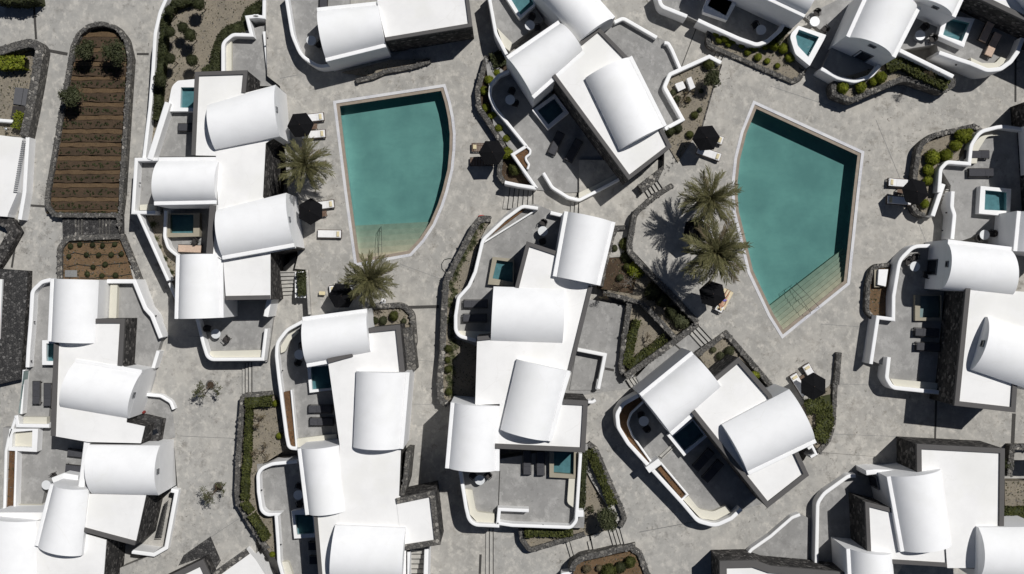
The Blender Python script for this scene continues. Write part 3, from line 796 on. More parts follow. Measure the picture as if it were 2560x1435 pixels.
stairs('five pale steps with stone sides above the tall palms', ((1643, 448), (1661, 476)), ((1611, 474), (1628, 502)), 5, ZR, ZB)
stairs('four steps down from the corner of the right pool deck', ((1744, 810), (1783, 852)), ((1720, 829), (1758, 871)), 4, ZR, ZD)
stairs('four steps at the lower left end of the triangular garden', ((1591, 941), (1606, 962)), ((1566, 950), (1584, 978)), 4, ZD, .93)
stairs('four long steps beside the hedge bed in the lower left plaza', ((630, 905), (630, 992)), ((606, 910), (606, 984)), 4, ZN, ZP)
stairs('flight of seven narrow steps beside the white planter box', ((701, 681), (740, 680)), ((704, 738), (734, 736)), 7, ZM, ZN)
stairs('three long steps at the bottom edge of the picture', ((1234, 1318), (1234, 1500)), ((1215, 1325), (1214, 1500)), 3, .35, ZM)
stairs('lowest pair of steps under the triangular hedge bed', ((1424.8, 1352), (1441, 1409)), ((1415, 1355), (1433, 1414)), 2, .65, .35)
stairs('middle pair of steps under the triangular hedge bed', ((1477.5, 1352), (1488, 1394)), ((1469, 1354), (1479.5, 1396)), 2, .95, .65)
stairs('four steps under the dark olive tree at the path', ((1548, 1314), (1566, 1370)), ((1521, 1322), (1538, 1380)), 4, 1.5, .95)
stairs('four short steps at the end of the shrub bed, upper right', ((1815, 129), (1800, 158)), ((1783, 122), (1774, 147)), 4, ZR, ZL)
# drains and joints in the paving
for lb, tl, s_, w_, z in (
        ('long dark drain slot at the top left corner', '00', '250,-20 270,295', .20, ZG), ('stone strip across the lane left of the terraced bed', '00', '330,372 505,405', .28, ZG),
        ('short grey strip between terraced bed and white garden wall', '00', '1022,404 1112,404', .2, ZG), ('stone strip at the foot of the terraced bed', '01', '180,97 335,108', .2, ZG),
        ('upright stone strip above the dark stone roof', '01', '125,320 88,565', .18, ZG), ('grey strip across the path below the lower left palm', '11', '1140,862 1368,856', .26, ZM),
        ('metal drain grate at the bottom edge', '12', '1678,1288 1672,1435', .2, ZM), ('slotted drain beside the villa in the middle', '22', '572,172 765,212', .16, ZC+.16),
        ('drain slot at the right edge, top', '30', '1850,430 1849,762', .16, ZR), ('drain slot below the right hand villa', '32', '1257,120 1248,440', .16, ZR),
        ('stone kerb strip below the right hand villa', '32', '1838,235 1826,490', .3, ZR), ('dark joint line across the upper lane', '20', '1390,175 1268,495', .07, ZL),
        ('dark joint at the foot of the triangular garden', '21', '1208,1132 1278,1190', .12, ZD), ('drain slot beside the small white entry wall', '21', '690,1318 762,1332', .2, ZC)):
    drain(lb, q(tl, s_), w_, z)
k = 0
for s_, w_, z in (('2052,810 2148,817', .035, ZR), ('2100,960 2250,965', .03, ZR), ('1925,215 2090,270', .03, ZR), ('2190,300 2330,640', .03, ZR), ('1000,660 1110,700', .03, ZM), ('745,187 700,196', .04, ZM), ('1040,900 1100,905', .03, ZM), ('1030,1010 1110,1012', .03, ZM), ('470,840 640,846', .03, ZP), ('450,1090 590,1096', .03, ZP), ('528,1342 650,1262', .03, ZP), ('1600,1330 1760,1300', .03, 1.64), ('2080,1085 2260,1092', .03, ZR)):
    drain(f'{ORD[k]} faint saw-cut joint in the paving', q('p', s_), w_, z, 'tile_grey', 'paving_joint'); k += 1
# ------------------------------------------------------------------ villas with their terraces
def floor(pts, z, mat='terrace', zb=-3.): return slab('terrace_floor', pts, z, mat, zb)
# ---- V1: west of the left pool
DZ[0] = 1.3; ZO[0] = -2.
v = villa('white villa with four barrel vaults along the left side of the left pool', (590, 560), ZW)
flat(v, q('p', '489,181 619,177 614,232 690,212 700,341 666,352 650,392 480,388'), 4.1, '0,1,7', capw=.3)
flat(v, q('p', '537,365 690,340 664,358 657,492 735,600 740,620 676,632 557,650 540,640 545,512 540,392'), 4.1, '')
vault(v, q('p', '520,262 689,212 700,341 537,373'), 4.45, 1.15, 0, '', win=[(1, .5, .25, .35, .45)])
vault(v, q('p', '397,394 550,393 542,510 386,513'), 4.0, 1.2, -1, '12')
vault(v, q('p', '541,525 716,482 737,617 557,649'), 4.45, 1.15, 0, '2', win=[(1, .5, .25, .35, .45)])
vault(v, q('p', '441,637 437,797 559,794 557,635'), 3.9, 1.2, -1.3, '12')
flat(v, q('p', '557,638 676,629 676,748 565,750'), 3.9, '2')
flat(v, q('p', '526,512 545,512 540,636 517,634'), 3.95, '3', capw=.5)
plunge('small white-rimmed pool with pale teal water at the top corner of left villa', q('00', '1248,832 1285,640,90 1330,602,30 1470,590 1470,832'), q('00', '1352,652 1470,652 1470,806 1346,804'), 1.55, .6)
floor(q('00', '1240,820 1480,820 1480,1170 1170,1170'), .9)
wall('sloping white wall beside the narrow grey terrace under lollipop garden', q('00', '1252,765 1118,1190'), 2.0, -1.4, .5)
floor(q('p', '340,398 400,395 400,530 335,530'), .9)
wall('white wall round the small west terrace of left villa', q('p', '395,398 340,399 332,531 388,531'), 1.9, -1.4, .30)
bench('cream bench in the small west terrace', q('01', '1045,95 1155,90 1155,135 1045,135'), 1.35, .9)
floor(q('p', '408,520 530,520 525,640 450,640 415,600'), .9)
wall('curved white wall round the beige-rimmed tub of left villa', q('01', '1238,140 1228,330,60 1255,420,90 1335,485'), 1.8, -1, .26)
plunge('beige-rimmed tub with dark water beside peach cushion', q('01', '1240,160 1492,158 1490,332 1240,338'), q('01', '1270,168 1446,168 1444,306 1272,306'), 1.55, .9, 'beige_stone')
wall('thin slanting white garden wall left of the lower vault', q('01', '1030,160 1255,662'), 1.9, -1.4, .26)
wall('lower end of the slanting white garden wall', q('01', '1262,680 1312,800'), 1.2, -1.4, .2)
bed(q('p', '350,532 412,532 420,600 445,640 440,790 425,705'), .7, 'gravel')
ZO[0] = -1.2
floor(q('p', '492,748 690,748 668,905 515,905'), .35)
wall('white rounded wall round the breakfast terrace below left villa', q('p', '492,795 508,860 520,899,20 656,898 665,822'), 1.35, -1.4, .28)
bench('cream bench along the breakfast terrace wall', q('p', '525,878 655,875 655,896 525,896'), .85, .35)
wall('short white wing wall beside the breakfast terrace', q('11', '98,800 72,930'), 2.6, -1.4, .4)
# ---- north terrace of V1 and the lane wall
floor(q('p', '575,88 670,60 690,215 600,215 556,180'), .6)
wall('white stepped wall round the grey terrace at top left', q('00', '1930,118 1845,128 1878,262 1740,258,60 1665,320,70 1665,540'), 1.5, -1.4, .30)
bench('cream bench inside the grey terrace at top left', q('00', '1685,290 1730,275 1730,540 1680,540'), 1.0, .6)
wall('white wall end beside the upper left lane', q('10', '-20,118 58,128 60,0'), 1.5, -1.4, .28)
wall('white curved divider wall in the upper left lane', q('10', '60,235 92,538,40 150,555,30 180,590'), 1.0, -1, .28)
ZO[0] = 0.
# ---- V2: top, above left pool
DZ[0] = 0.1
v = villa('white villa with one vault at the top edge above the left pool', (985, 70), ZM)
flat(v, q('10', '905,15 930,-160 1560,-240 1617,200 972,308'), 3.7, '2,3', 0, .28)
vault(v, q('10', '455,60 915,12 972,352 525,462'), 3.4, 1.25, 0, '12', door=[(1, .6, .9, .1, 2.1)])
drain('dark joint across the white roof at the top edge', q('10', '1265,-20 1306,226'), .10, 3.76, 'frame_grey', 'roof_joint')
floor(q('10', '225,-60 700,-60 700,480 560,495 460,490 340,420,120 268,260'), .5)
wall('white curved wall round the terrace at the top edge', q('10', '218,-60 270,262,300 335,415,160 465,498,120 555,488'), 1.5, 0, .28)
floor(q('10', '1020,420 1165,360 1180,490 1040,500'), .15)
stone('low curved stone kerb wall below the top villa', q('10', '745,603 880,572,80 960,535,100 1180,495,60 1300,452'), .42, 0, .42)
bed(q('10', '880,570 640,540 1000,450 1300,440 1180,500'), .3, 'gravel', -.5)
# ---- V3: between the pools at the top
DZ[0] = 0.05
v = villa('white villa with dark roof edges and three vaults between the pools', (1430, 200), ZM)
flat(v, q('20', '300,572 505,318 645,205 860,425 1190,1100 870,1345'), 4.95, '1,2,3,4,5', 0, .30)
vault(v, q('20', '-43,421 345,155 545,400 165,738'), 4.9, 1.25, 0, '12')
vault(v, q('20', '150,-85 505,312 770,128 440,-240'), 4.95, 1.3, 0, '2')
vault(v, q('20', '548,582 805,1117 1155,937 895,418'), 5.3, 1.2, 0, '2')
floor(q('20', '-200,430 180,700 420,700 880,1345 620,1430 420,1440 190,1420 -140,930'), .85)
wall('white curved wall round the shaded table terrace near umbrella', q((1160, 120, 3.775), '425,215 330,255,70 252,345,70 242,450,90 290,560,80 590,930'), 1.7, .1, .26)
wall('white angled planter wall running down to seven steps', q((1160, 120, 3.775), '590,925 460,1005 685,1325'), 1.7, .1, .26)
wall('white zigzag planter edge on the terrace', q((1160, 120, 3.775), '590,928 628,965,24 622,1000,20 582,1030,20 585,1055,20 615,1100,20 600,1140'), 1.6, .7, .18)
bed(q((1160, 120, 3.775), '590,935 620,970 580,1035 612,1110 590,1140 470,1008'), 1.4, 'soil_brown')
wall('short white wall at the top of seven steps', q((1160, 120, 3.775), '685,1322 510,1295 385,1268'), 1.7, 0, .30)
wall('white curved wall with cream bench, lower tip of terrace', q('20', '235,1292 300,1400,60 420,1475,70 500,1495,40 640,1425 800,1340'), 1.7, .1, .26)
bench('cream bench at the lower tip of the terrace', q('20', '500,1440 620,1385 800,1290 810,1335 640,1420 500,1480'), 1.25, .85)
plunge('white-rimmed square pool in shade under the vaulted villa', q('20', '150,822 320,700 425,842 270,968'), q('20', '190,825 318,735 386,830 272,930'), 1.5, .85)
floor(q('20', '640,200 770,150 850,130 1090,280 1160,310 1270,500 1140,640 1290,890 1140,960'), 2.05)
wall('white rounded wall of the upper entrance terrace', q('20', '768,165 830,135,40 1082,280'), 2.55, 1.2, .30)
wall('white curved wall end beside the upper entrance gap', q('20', '1140,318 1168,322,25 1195,370,60 1258,515'), 2.55, 1.2, .28)
wall('white angular wall round the gravel garden with white cubes', q('20', '1145,962 1275,892 1140,650,30 1180,555,30 1475,422 1562,468'), 2.75, 1.2, .32)
bed(q('20', '1150,650 1190,560 1478,425 1565,475 1500,655 1420,935 1240,1215 1120,1010 1280,890'), 2.12, 'gravel', 1)
stone('low dark kerb between gravel garden and right pool deck', q('20', '1568,480 1505,655 1425,935'), 2.2, 1.8, .14, 'stone', dens=.4)
stone('pale stone kerb path at the tip of the dark-edged roof', q('20', '1225,1120 1215,1210,60 960,1410'), 2.0, 1.2, .8, 'stone_mid', dens=.9)
floor(q('10', '1735,-60 2010,-60 2150,150 1913,330 1880,410 1790,250'), 1.6)
wall('white curving wall at the top edge beside the upper lane', q('10', '1735,-60 1792,250,120 1872,405'), 2.4, 0, .28)
bench('cream bench inside the top edge terrace', q('10', '1800,205 1913,320 1895,380 1850,345'), 2.0, 1.6)
plunge('white-rimmed pool in shade at the top edge', q('20', '-75,-60 165,-60 175,40 60,140 40,120'), q('20', '-40,-60 150,-60 160,30 65,112'), 2.3, 1.6)
# ---- stone bed left of V3
stone('curving pale stone wall of the bush bed right of left pool', q((1160, 120, 3.775), '218,75 125,400,120 140,560,90 260,740 340,860 385,960'), .85, 0, .50)
stone('short stone wall end of the bush bed beside the steps', q((1160, 120, 3.775), '345,1045 332,1170,60 345,1230,50 385,1270'), .85, 0, .45)
bed(q((1160, 120, 3.775), '218,75 400,90 420,220 250,440 590,930 450,1010 680,1320 390,1270 335,1150 390,960 140,560 125,400'), .55, 'soil_dark', -1)
# ---- V4: top right
DZ[0] = 1.1
v = villa('white vaulted villa with glass pool corner at the top right edge', (1900, -40), ZR)
vault(v, q('30', '-420,-192 268,132 400,-150 -290,-470'), 5.3, 1.25, 1.4, '1', door=[])
floor(q('20', '1100,-60 2100,-60 2080,200 1913,320 1820,335 1480,205 1300,120 1105,50'), 2.45)
wall('white rounded wall at the end of the top lane', q('20', '1085,-60 1115,45,60 1308,122'), 3.1, 1.0, .32)
wall('long white wall above the bush bed at the top right', q('20', '1390,150 1480,192 1700,290,60 1830,335,70 1913,305,60 2005,225,40 2030,180'), 3.2, 1.0, .32)
plunge('white-rimmed pool at the top edge right of the lane', q('20', '1428,62 1470,-40 1680,20 1608,152 1430,90'), q('20', '1462,42 1500,-40 1655,-5 1598,118'), 3.1, 2.3)
plunge('quarter-round white pool with bright teal water', q('30', '228,192 438,262 312,492 205,405,60 160,262,60'), q('30', '232,220 382,276 302,426 222,340,40 208,270,20'), 3.2, 1.9)
floor(q('30', '270,120 640,-60 640,60 480,330 390,520 310,490 430,260'), 2.3)
stone('stone wall of the bush bed under the top right villa', q('20', '1478,225 1465,320,40 1510,352,30 1913,528 2100,610,40 2150,585,20 2180,520'), 2.3, 1.3, .42)
bed(q('20', '1480,200 1700,300 1830,345 1920,320 2010,230 2080,260 2110,400 2230,480 2160,600 2090,600 1500,345'), 2.2, 'gravel', 1)
# ---- V5: upper right
DZ[0] = 1.1
v = villa('white villa with two arched end walls at the upper right', (2250, 60), ZR)
vault(v, q('30', '745,-90 582,270 950,434 1140,60'), 5.4, 1.35, 1.5, '12', win=[(1, .5, .15, .5, .45)])
face(v, 'door', (2236, 145), (2114, 88), 3.1, 5.1, .42, 1.1, 6.5)
vault(v, q('30', '1200,-300 1075,-5 1398,132 1530,-160'), 5.4, 1.3, 1.5, '2', win=[(1, .5, .15, .45, .4)])
floor(q('30', '490,330 990,330 830,500 780,560 660,600 520,580 400,515'), 3.0)
wall('white half-round wall of the shaded terrace, upper right', q('30', '398,512 520,580,60 650,608,80 775,565,80 835,488'), 3.9, 1.6, .30)
floor(q('30', '985,375 1100,110 1500,60 1960,160 1905,290 1740,520 1640,535 1280,410 1260,330'), 3.6)
wall('bright white wall beside the table terrace, upper right', q('30', '985,375 1385,572'), 4.3, 1.6, .34)
wall('low bright white wall before the shaded pool', q('30', '1275,258 1468,342'), 4.35, 2.4, .30)
plunge('white-rimmed pool in deep shade at upper right', q('30', '1310,110 1545,140 1470,330 1275,262'), q('30', '1345,130 1510,168 1450,310 1308,262'), 4.2, 3.5)
wall('large white swinging wall round the terrace at the right edge', q('30', '1280,392 1430,445,40 1510,470,60 1640,525,90 1740,515,80 1815,460,60 1868,385 1905,285'), 4.6, 1.9, .34)
bench('curved cream bench at the right edge terrace', q('30', '1515,430 1600,470,40 1700,470,40 1740,425 1778,440 1745,500,40 1640,512,40 1520,465'), 4.0, 3.6)
stone('angular stone wall of the four-bush bed', q('30', '520,600 492,640,20 500,700,30 625,748,40 990,592,40 1060,590,30 1310,675,30 1385,635,25 1385,585'), 3.35, 2, .50)
bed(q('30', '500,600 840,490 985,380 1390,575 1370,630 1310,675 1060,590 990,595 625,745 505,700'), 3.1, 'gravel', 1)
v = villa('dark-edged white roof in the top right corner', (2560, -30), ZR)
flat(v, q('30', '1500,-40 1560,-200 2400,-200 2400,380 1930,165'), 5.6, '3,4,0', 1.5, .38)
vault(v, q('30', '1760,-110 2050,-200 2300,40 1990,170'), 5.65, 1.2, 2, '')
# ---- right-hand terrace E
floor(q((2380, 200, 3.4167), '120,600 250,430 420,400 720,430 720,1160 -60,1420 -10,900 -120,720 60,690'), 2.8)
wall('white curved wall with cream bench at the right edge', q((2380, 200, 3.4167), '600,420 420,395,200 240,440,130 165,560,120 150,715 -40,700,50 -95,760,60 -110,960'), 3.6, 1.9, .30)
bench('curved cream bench behind the right edge bush bed', q((2380, 200, 3.4167), '415,470 300,480,60 225,600,90 212,712 165,712 172,580,90 240,470,120'), 3.2, 2.8)
wall('white wall beside the stepped entry, right edge', q('31', '1312,-60 1232,178'), 3.3, 1.9, .36)
wall('tall bent white wall beside the right edge terrace', q('31', '1382,-5 1375,110,50 1395,170,50 1378,350'), 3.7, 1.9, .32)
stairs('short steps between two white walls at the right', ((2365, 475), (2388, 478)), ((2352, 510), (2366, 512)), 5, 2.8, ZR)
plunge('white-rimmed square pool with clear teal water at the right edge', q((2380, 200, 3.4167), '245,905 505,930 495,1165 230,1140'), q((2380, 200, 3.4167), '285,940 470,958 470,1118 278,1108'), 3.5, 2.8)
stone('curved stone wall of the bush bed left of the right edge terrace', q('30', '1590,975 1545,940,30 1240,1010,150 1135,1085,120 1112,1250,100 1100,1340 1095,1470'), 2.95, 2, .45)
stone('short stone wall end under the right umbrella', q('31', '1090,95 1110,150,50 1175,178'), 2.95, 2, .42)
bed(q('30', '1545,940 1590,975 1510,1130 1500,1240 1345,1205 1290,1300 1270,1435 1240,1620 1160,1600 1100,1500 1120,1250 1150,1080'), 2.7, 'gravel', 1)
v = villa('white villa just beyond the right edge whose shadow falls on the terrace', (2660, 400), ZR)
DZ[0] = 0.
flat(v, q('p', '2602,240 2780,230 2800,600 2625,600'), 6.6, '0,3', 1.5, .36)
vault(v, q('p', '2610,300 2780,290 2785,420 2618,425'), 6.9, 1.2, 3, '')
# ---- V6: right edge
DZ[0] = 0.65
v = villa('large white villa with three vaults at the right edge', (2480, 800), ZR)
flat(v, q('p', '2413,719 2640,735 2640,960 2541,957 2536,1030 2384,1013'), 5.7, '3,4,5', 1.8, .36)
vault(v, q('31', '1343,356 1818,412 1818,780 1302,724'), 5.5, 1.3, 1.8, '1', win=[(0, .5, .2, .42, .45)], door=[(0, .55, 1.2, 2.95, 1.9)])
vault(v, q('31', '1858,142 1830,440 2250,480 2260,180'), 5.5, 1.3, 1.8, '1', door=[])
face(v, 'window', (2530, 630), (2541, 527), 3.4, 4.6, .5, .9, 5.4)
vault(v, q('31', '1640,932 2120,1090 2020,1500 1522,1328'), 6.1, 1.25, 3, '', win=[(0, .5, .3, .45, .5)])
floor(q('31', '1210,395 1090,400 985,520 940,760 935,955 825,945 770,1260 880,1300 900,1420 1300,1500 1500,1500 1500,700 1300,380'), 2.85)
wall('long white curved wall beside the right villa table terrace', q('31', '1212,402 1090,405,110 985,510,130 940,780 938,952 822,938 770,1285'), 3.65, 1.9, .30)
wall('white rounded wall with bench below the right villa', q('31', '905,1235 888,1390,50 930,1462,60 1290,1500'), 3.65, 1.9, .32)
bench('cream bench at the lower end of the right villa terrace', q('31', '915,1395 1290,1432 1290,1480 945,1450,30'), 3.25, 2.85)
stone('small stone planter wall beside the right pool deck', q('31', '915,545 790,555,60 752,680,60 742,890,60 785,935'), 2.65, 2, .40)
bed(q('31', '920,540 790,560 750,700 745,890 790,940 900,940 940,760 960,560'), 2.4, 'soil_ochre', 1)
plunge('beige-edged pool in deep shade under the right villa', q('31', '1100,770 1300,770 1300,962 1100,962'), q('31', '1140,775 1290,775 1290,938 1135,938'), 3.2, 2.8, 'beige_stone')
stairs('four small steps at the gap in the right villa wall', ((2197, 884), (2218, 888)), ((2190, 912), (2206, 916)), 4, 2.85, ZR)
stone('free-standing dark stone wall below the right pool', q('31', '535,1200 515,1440'), 2.45, 2, .50)
# ---- V7: bottom right
DZ[0] = 0.6
v = villa('white villa with dark stone walls in the bottom right corner', (2300, 1280), 1.7)
flat(v, q('32', '1107,463 1762,497 1755,1080 1560,1100 1560,1390 1340,1390 1290,660 1110,682'), 5.3, '0,1,7', 1.3, .36)
flat(v, q('32', '722,893 940,948 1010,1290 738,1264'), 5.1, '0,3', 1.3, .30)
flat(v, q('32', '740,1262 1500,1225 1562,1230 1562,1392 918,1352 900,1300'), 5.1, '3', 1.3, .30)
vault(v, q('32', '885,707 988,1268 1372,1218 1292,650'), 5.5, 1.2, 1.3, '1')
face(v, 'door', (2215, 1250), (2200, 1180), 2.2, 4.2, .5, 1.0, 5.2)
vault(v, q('32', '583,1245 605,1640 960,1640 925,1275'), 5.1, 1.2, 1.3, '1')
vault(v, q('32', '1572,1087 2050,1082 2050,1500 1562,1480'), 5.75, 1.3, 2, '')
wall('short white wall beside the shaded door, bottom right', q('32', '735,680 800,672 1105,680'), 4.3, 1.3, .4)
floor(q('32', '655,700 600,690 400,840 370,900 355,1420 700,1480 900,1300 900,700'), 2.1)
wall('white curved wall of the bottom right terrace', q('32', '655,702 600,705,60 420,835,120 372,905,90 362,1380'), 2.75, 1.2, .30)
floor(q('32', '240,985 0,1160 -160,1270 -160,1420 300,1420 300,1015'), 1.9)
wall('white curved wall left of the bottom right terrace', q('32', '240,992 180,1015,60 20,1155,100 -130,1260,60 -165,1330,40 -165,1420'), 2.4, 1.2, .26)
v = villa('dark stone flat-roofed building at the bottom edge', (1950, 1470), 1.3)
flat(v, q('p', '1798,1402 1885,1400 1925,1414 2112,1430 2112,1560 1800,1560'), 4.2, '0,1,2,5', 1, .55, .2)
bed(q('32', '1770,740 2100,740 2100,1030 1770,1030'), 2.1, 'gravel', 1)
stone('stone wall corner at the right edge above the bottom roof', q('32', '1990,490 1830,490 1808,705'), 2.8, 2, .5)
# ---- V8: lower right middle
DZ[0] = 0.95
v = villa('white villa with two vaults and a long rounded terrace, lower right', (1830, 1080), 1.2)
flat(v, q('p', '1728,1031 1782,945 1845,893 1926,985 2020,1187 1917,1268'), 5.1, '1,2,3,4,5', 1, .34, .22)
vault(v, q('p', '1598,984 1728,878 1808,975 1680,1088'), 4.9, 1.25, 1, '12')
vault(v, q('p', '1805,1062 1973,973 2041,1106 1872,1187'), 5.5, 1.25, 1, '2')
wall('small white angled wall beside the lower right vault', q('32', '300,500 330,480 360,540 320,562'), 3.6, 1.8, .22)
floor(q('22', '945,110 800,210 785,320 1010,640 1280,900 1400,1040 1520,1060 1700,960 1900,900 1350,240 1190,400'), 2.05)
wall('long white rounded outer wall of the lower right terrace', q('22', '945,100 830,165,90 785,240,70 795,340,90 870,460 1280,910,60 1390,1040,90 1520,1075,120 1640,1020,60 1715,950'), 3.15, 1.1, .32)
wall('inner planter wall of the lower right terrace', q('22', '980,150 890,235,80 865,310,60 900,400,60 1050,612'), 2.85, 2., .16)
bed(q('22', '945,110 820,190 795,280 830,400 1010,640 1050,605 900,400 868,310 895,235 980,150'), 2.6, 'soil_brown', 1)
wall('white pier across the planter wall, lower right', q('22', '1012,660 1108,592'), 3.5, 1.1, .55)
bed(q('22', '1090,650 1118,625 1300,840 1265,868'), 2.6, 'soil_brown', 1)
wall('white inner edge of the lower planter strip', q('22', '1108,600 1312,842 1272,880'), 2.85, 2., .16)
bench('curved cream bench at the tip of the lower right terrace', q('22', '1280,880 1318,850 1400,950,60 1500,970,60 1600,925 1640,970 1520,1035,70 1410,1020,60'), 2.5, 2.05)
plunge('white-rimmed pool under the left vault, lower right villa', q('22', '1160,400 1360,270 1470,400 1285,555'), q('22', '1205,405 1352,288 1438,400 1290,515'), 2.75, 2.05)
stairs('two narrow terrace steps beside the shaded pool', ((1690, 1112), (1655, 1145)), ((1684, 1107), (1648, 1140)), 2, 2.35, 2.05)
stone('stone wall corner of the bed above the lower right villa', q('21', '1385,1215 1600,1055 1890,1390 1960,1480'), 2.15, 1.5, .50)
bed(q('21', '1390,1215 1600,1060 1920,1440 1700,1240 1480,1340'), 1.85, 'gravel', 1)
stone('stone wall right of the lower right vault', q('32', '508,-10 490,330,150 455,440,60 380,525'), 2.4, 1.6, .42)
bed(q('32', '250,180 500,0 490,380 380,520 300,400'), 2.1, 'gravel', 1)
# ---- V9: the middle
DZ[0] = 0.8
v = villa('tall white villa with four vaults in the middle of the picture', (1320, 850), ZM)
flat(v, q('p', '1317,604 1395,630 1481,716 1428,930 1405,1005 1188,1012 1193,842 1236,838 1288,717'), 5.0, '0,2,6,8', 0, .30)
flat(v, q('p', '1408,999 1469,1002 1462,1130 1238,1120 1250,1005'), 5.0, '0,1,2', 0, .36)
vault(v, q('p', '1411,528 1382,690 1500,714 1538,556'), 5.35, 1.2, 0, '12')
vault(v, q('p', '1234,716 1412,722 1406,858 1227,852'), 5.0, 1.3, 0, '')
vault(v, q('p', '1292,898 1251,1074 1378,1104 1426,928'), 5.4, 1.2, 0, '2')
vault(v, q('p', '1127,1006 1113,1170 1248,1177 1249,1015'), 4.95, 1.2, 0, '12')
floor(q('p', '1340,510 1410,540 1390,640 1300,860 1190,865 1140,845 1138,740 1185,705 1205,590 1280,520'), 1.6)
wall('long white curved wall left of the middle villa', q('p', '1345,521 1307,515,20 1262,548,40 1207,600,30 1188,680,20 1172,716,12 1146,745,18 1139,790,20 1139,838,25 1190,852'), 2.35, .2, .28)
wall('white inner planter wall of the middle villa terrace', q('p', '1343,523 1200,612'), 1.9, 1.4, .14)
bed(q('p', '1318,520 1300,520 1225,580 1207,604'), 1.8, 'soil_brown', 0)
wall('short white wall piece left of the middle top vault', q('21', '288,155 385,178'), 2.3, .8, .30)
plunge('beige-rimmed tub with clear teal water left of the middle villa', q('11', '1768,485 1930,500 1925,705 1732,690'), q('11', '1800,508 1920,525 1918,672 1768,645'), 2.15, 1.5, 'beige_stone')
bench('cream bench at the lower end of the middle villa west terrace', q('11', '1500,1035 1640,1042 1750,1045 1750,1095 1530,1090,40'), 1.95, 1.5)
floor(q('p', '1150,1165 1470,1110 1460,1320 1290,1318 1245,1312 1190,1310 1165,1280'), 1.9)
wall('white rounded wall with bench below the middle villa', q('p', '1150,1176 1165,1270,60 1175,1312,30 1244,1315 1248,1274 1322,1277'), 2.8, -.3, .28)
bench('L-shaped cream bench below the middle villa', q('12', '1562,800 1615,805 1645,970,30 1780,985 1785,1055 1660,1055,50 1600,990'), 2.3, 1.9)
wall('long white wall right and below the middle villa terrace', q('22', '512,535 480,1040,55 440,1088,40 0,1072 -115,1055'), 2.8, -.2, .27)
wall('white square pier outside the middle villa terrace wall', q('22', '490,985 535,985'), 2.8, .4, .55)
plunge('beige-rimmed tub in half shade below the middle villa', q('22', '280,500 478,500 475,722 280,712'), q('22', '315,500 464,500 460,692 312,680'), 2.45, 1.9, 'beige_stone')
bench('pale bench strip along the right terrace wall', q('22', '425,722 476,724 470,945 412,905,40'), 2.4, 1.9)
stairs('four small steps down inside the middle terrace', ((1311, 1282), (1311, 1308)), ((1281, 1282), (1281, 1306)), 4, 1.9, 1.1)
drain('dark joint across the terrace below the middle villa', q('12', '1822,665 1812,930'), .06, 1.9)
drain('dark joint across the west terrace of the middle villa', q('11', '1620,640 1725,665'), .05, 1.5)
floor(q('21', '485,1170 720,1200 660,1480 430,1480'), .9)
wall('white angular wall round the small entry court', q('21', '490,1178 695,1218 645,1470'), 1.7, .4, .30)
wall('small white curved wall beside the middle villa roof corner', q('22', '570,150 600,152,20 625,135'), 2.2, .6, .25)
wall('thin white wall piece at the courtyard edge', q('22', '648,-20 635,55'), 1.6, .4, .25)
# ---- bed west of V9
stone('long bent stone wall of the succulent bed left of middle villa', q((1080, 530, 2.87), '420,50 350,45,40 310,90,40 150,400 100,500,60 85,700 75,1000 55,1200,40 60,1350,60 110,1385'), 1.2, 0, .58)
bed(q((1080, 530, 2.87), '420,55 330,70 120,480 90,900 70,1350 130,1380 420,1380 420,900 170,860 250,520 350,180'), .95, 'gravel', -1)
# ---- V10: left of the middle
DZ[0] = 1.3; ZO[0] = -1.6
v = villa('long white villa with four vaults left of the middle path', (920, 1130), ZN)
flat(v, q('p', '923,820 1000,812 1012,930 1002,1128 997,1250 846,1302 849,1110 819,897 880,880'), 4.3, '0,1,7', -1, .36, .22)
flat(v, q('p', '990,1246 1086,1226 1101,1360 1013,1374 1000,1330'), 4.3, '0,1,2', -1, .42, .18, capmat='stone_mid')
flat(v, q('p', '785,1288 850,1270 1000,1240 1015,1320 1015,1560 808,1560'), 4.3, '5', -1, .28)
vault(v, q('p', '756,793 917,772 929,890 768,918'), 4.2, 1.25, -1, '12')
vault(v, q('p', '891,928 883,1118 1008,1122 1024,931'), 4.7, 1.15, -1, '2')
vault(v, q('p', '744,1122 764,1287 868,1276 851,1112'), 4.1, 1.1, -1, '1')
vault(v, q('p', '838,1313 1014,1320 1006,1458 826,1452'), 4.65, 1.25, -1, '')
ZO[0] = 0.
stone('sloping dark stone face right of the long villa roof', q('p', '1014,820 1026,925'), 2.2, 0, 1.1, 'stone_mid', dens=.8)
stone('dark stone ledge between vault and right wing of long villa', q('p', '1020,1130 1012,1210 1003,1240'), 3.6, 0, .45, 'stone_mid', dens=.8)
stairs('dark stair flight beside the bottom vault of the long villa', ((1028, 1372), (1060, 1372)), ((1024, 1470), (1060, 1470)), 9, 2.2, .2)
wall('white wall beside the dark stair flight', q('p', '1066,1372 1062,1500'), 2.6, -1, .35)
wall('white wall left of the dark stair flight', q('p', '1020,1380 1014,1500'), 3.0, -1, .35)
ZO[0] = -1.6
floor(q('11', '345,970 230,1030 165,1130 160,1250 190,1560 620,1560 620,1200 390,1300'), 1.5)
wall('large white rounded wall left of the long villa', q('p', '756,804 717,825,45 692,858,40 691,890,40 697,945 703,990 716,1090 722,1120,12 742,1122'), 2.35, -1.4, .28)
wall('inner planter wall of the long villa terrace', q('12', '262,60 302,495'), 2.2, 1.4, .15)
bed(q('12', '208,76 248,68 294,492 245,470,30'), 2.1, 'soil_brown', -1)
floor(q('p', '690,960 850,960 850,1125 735,1125 716,1090'), 1.5)
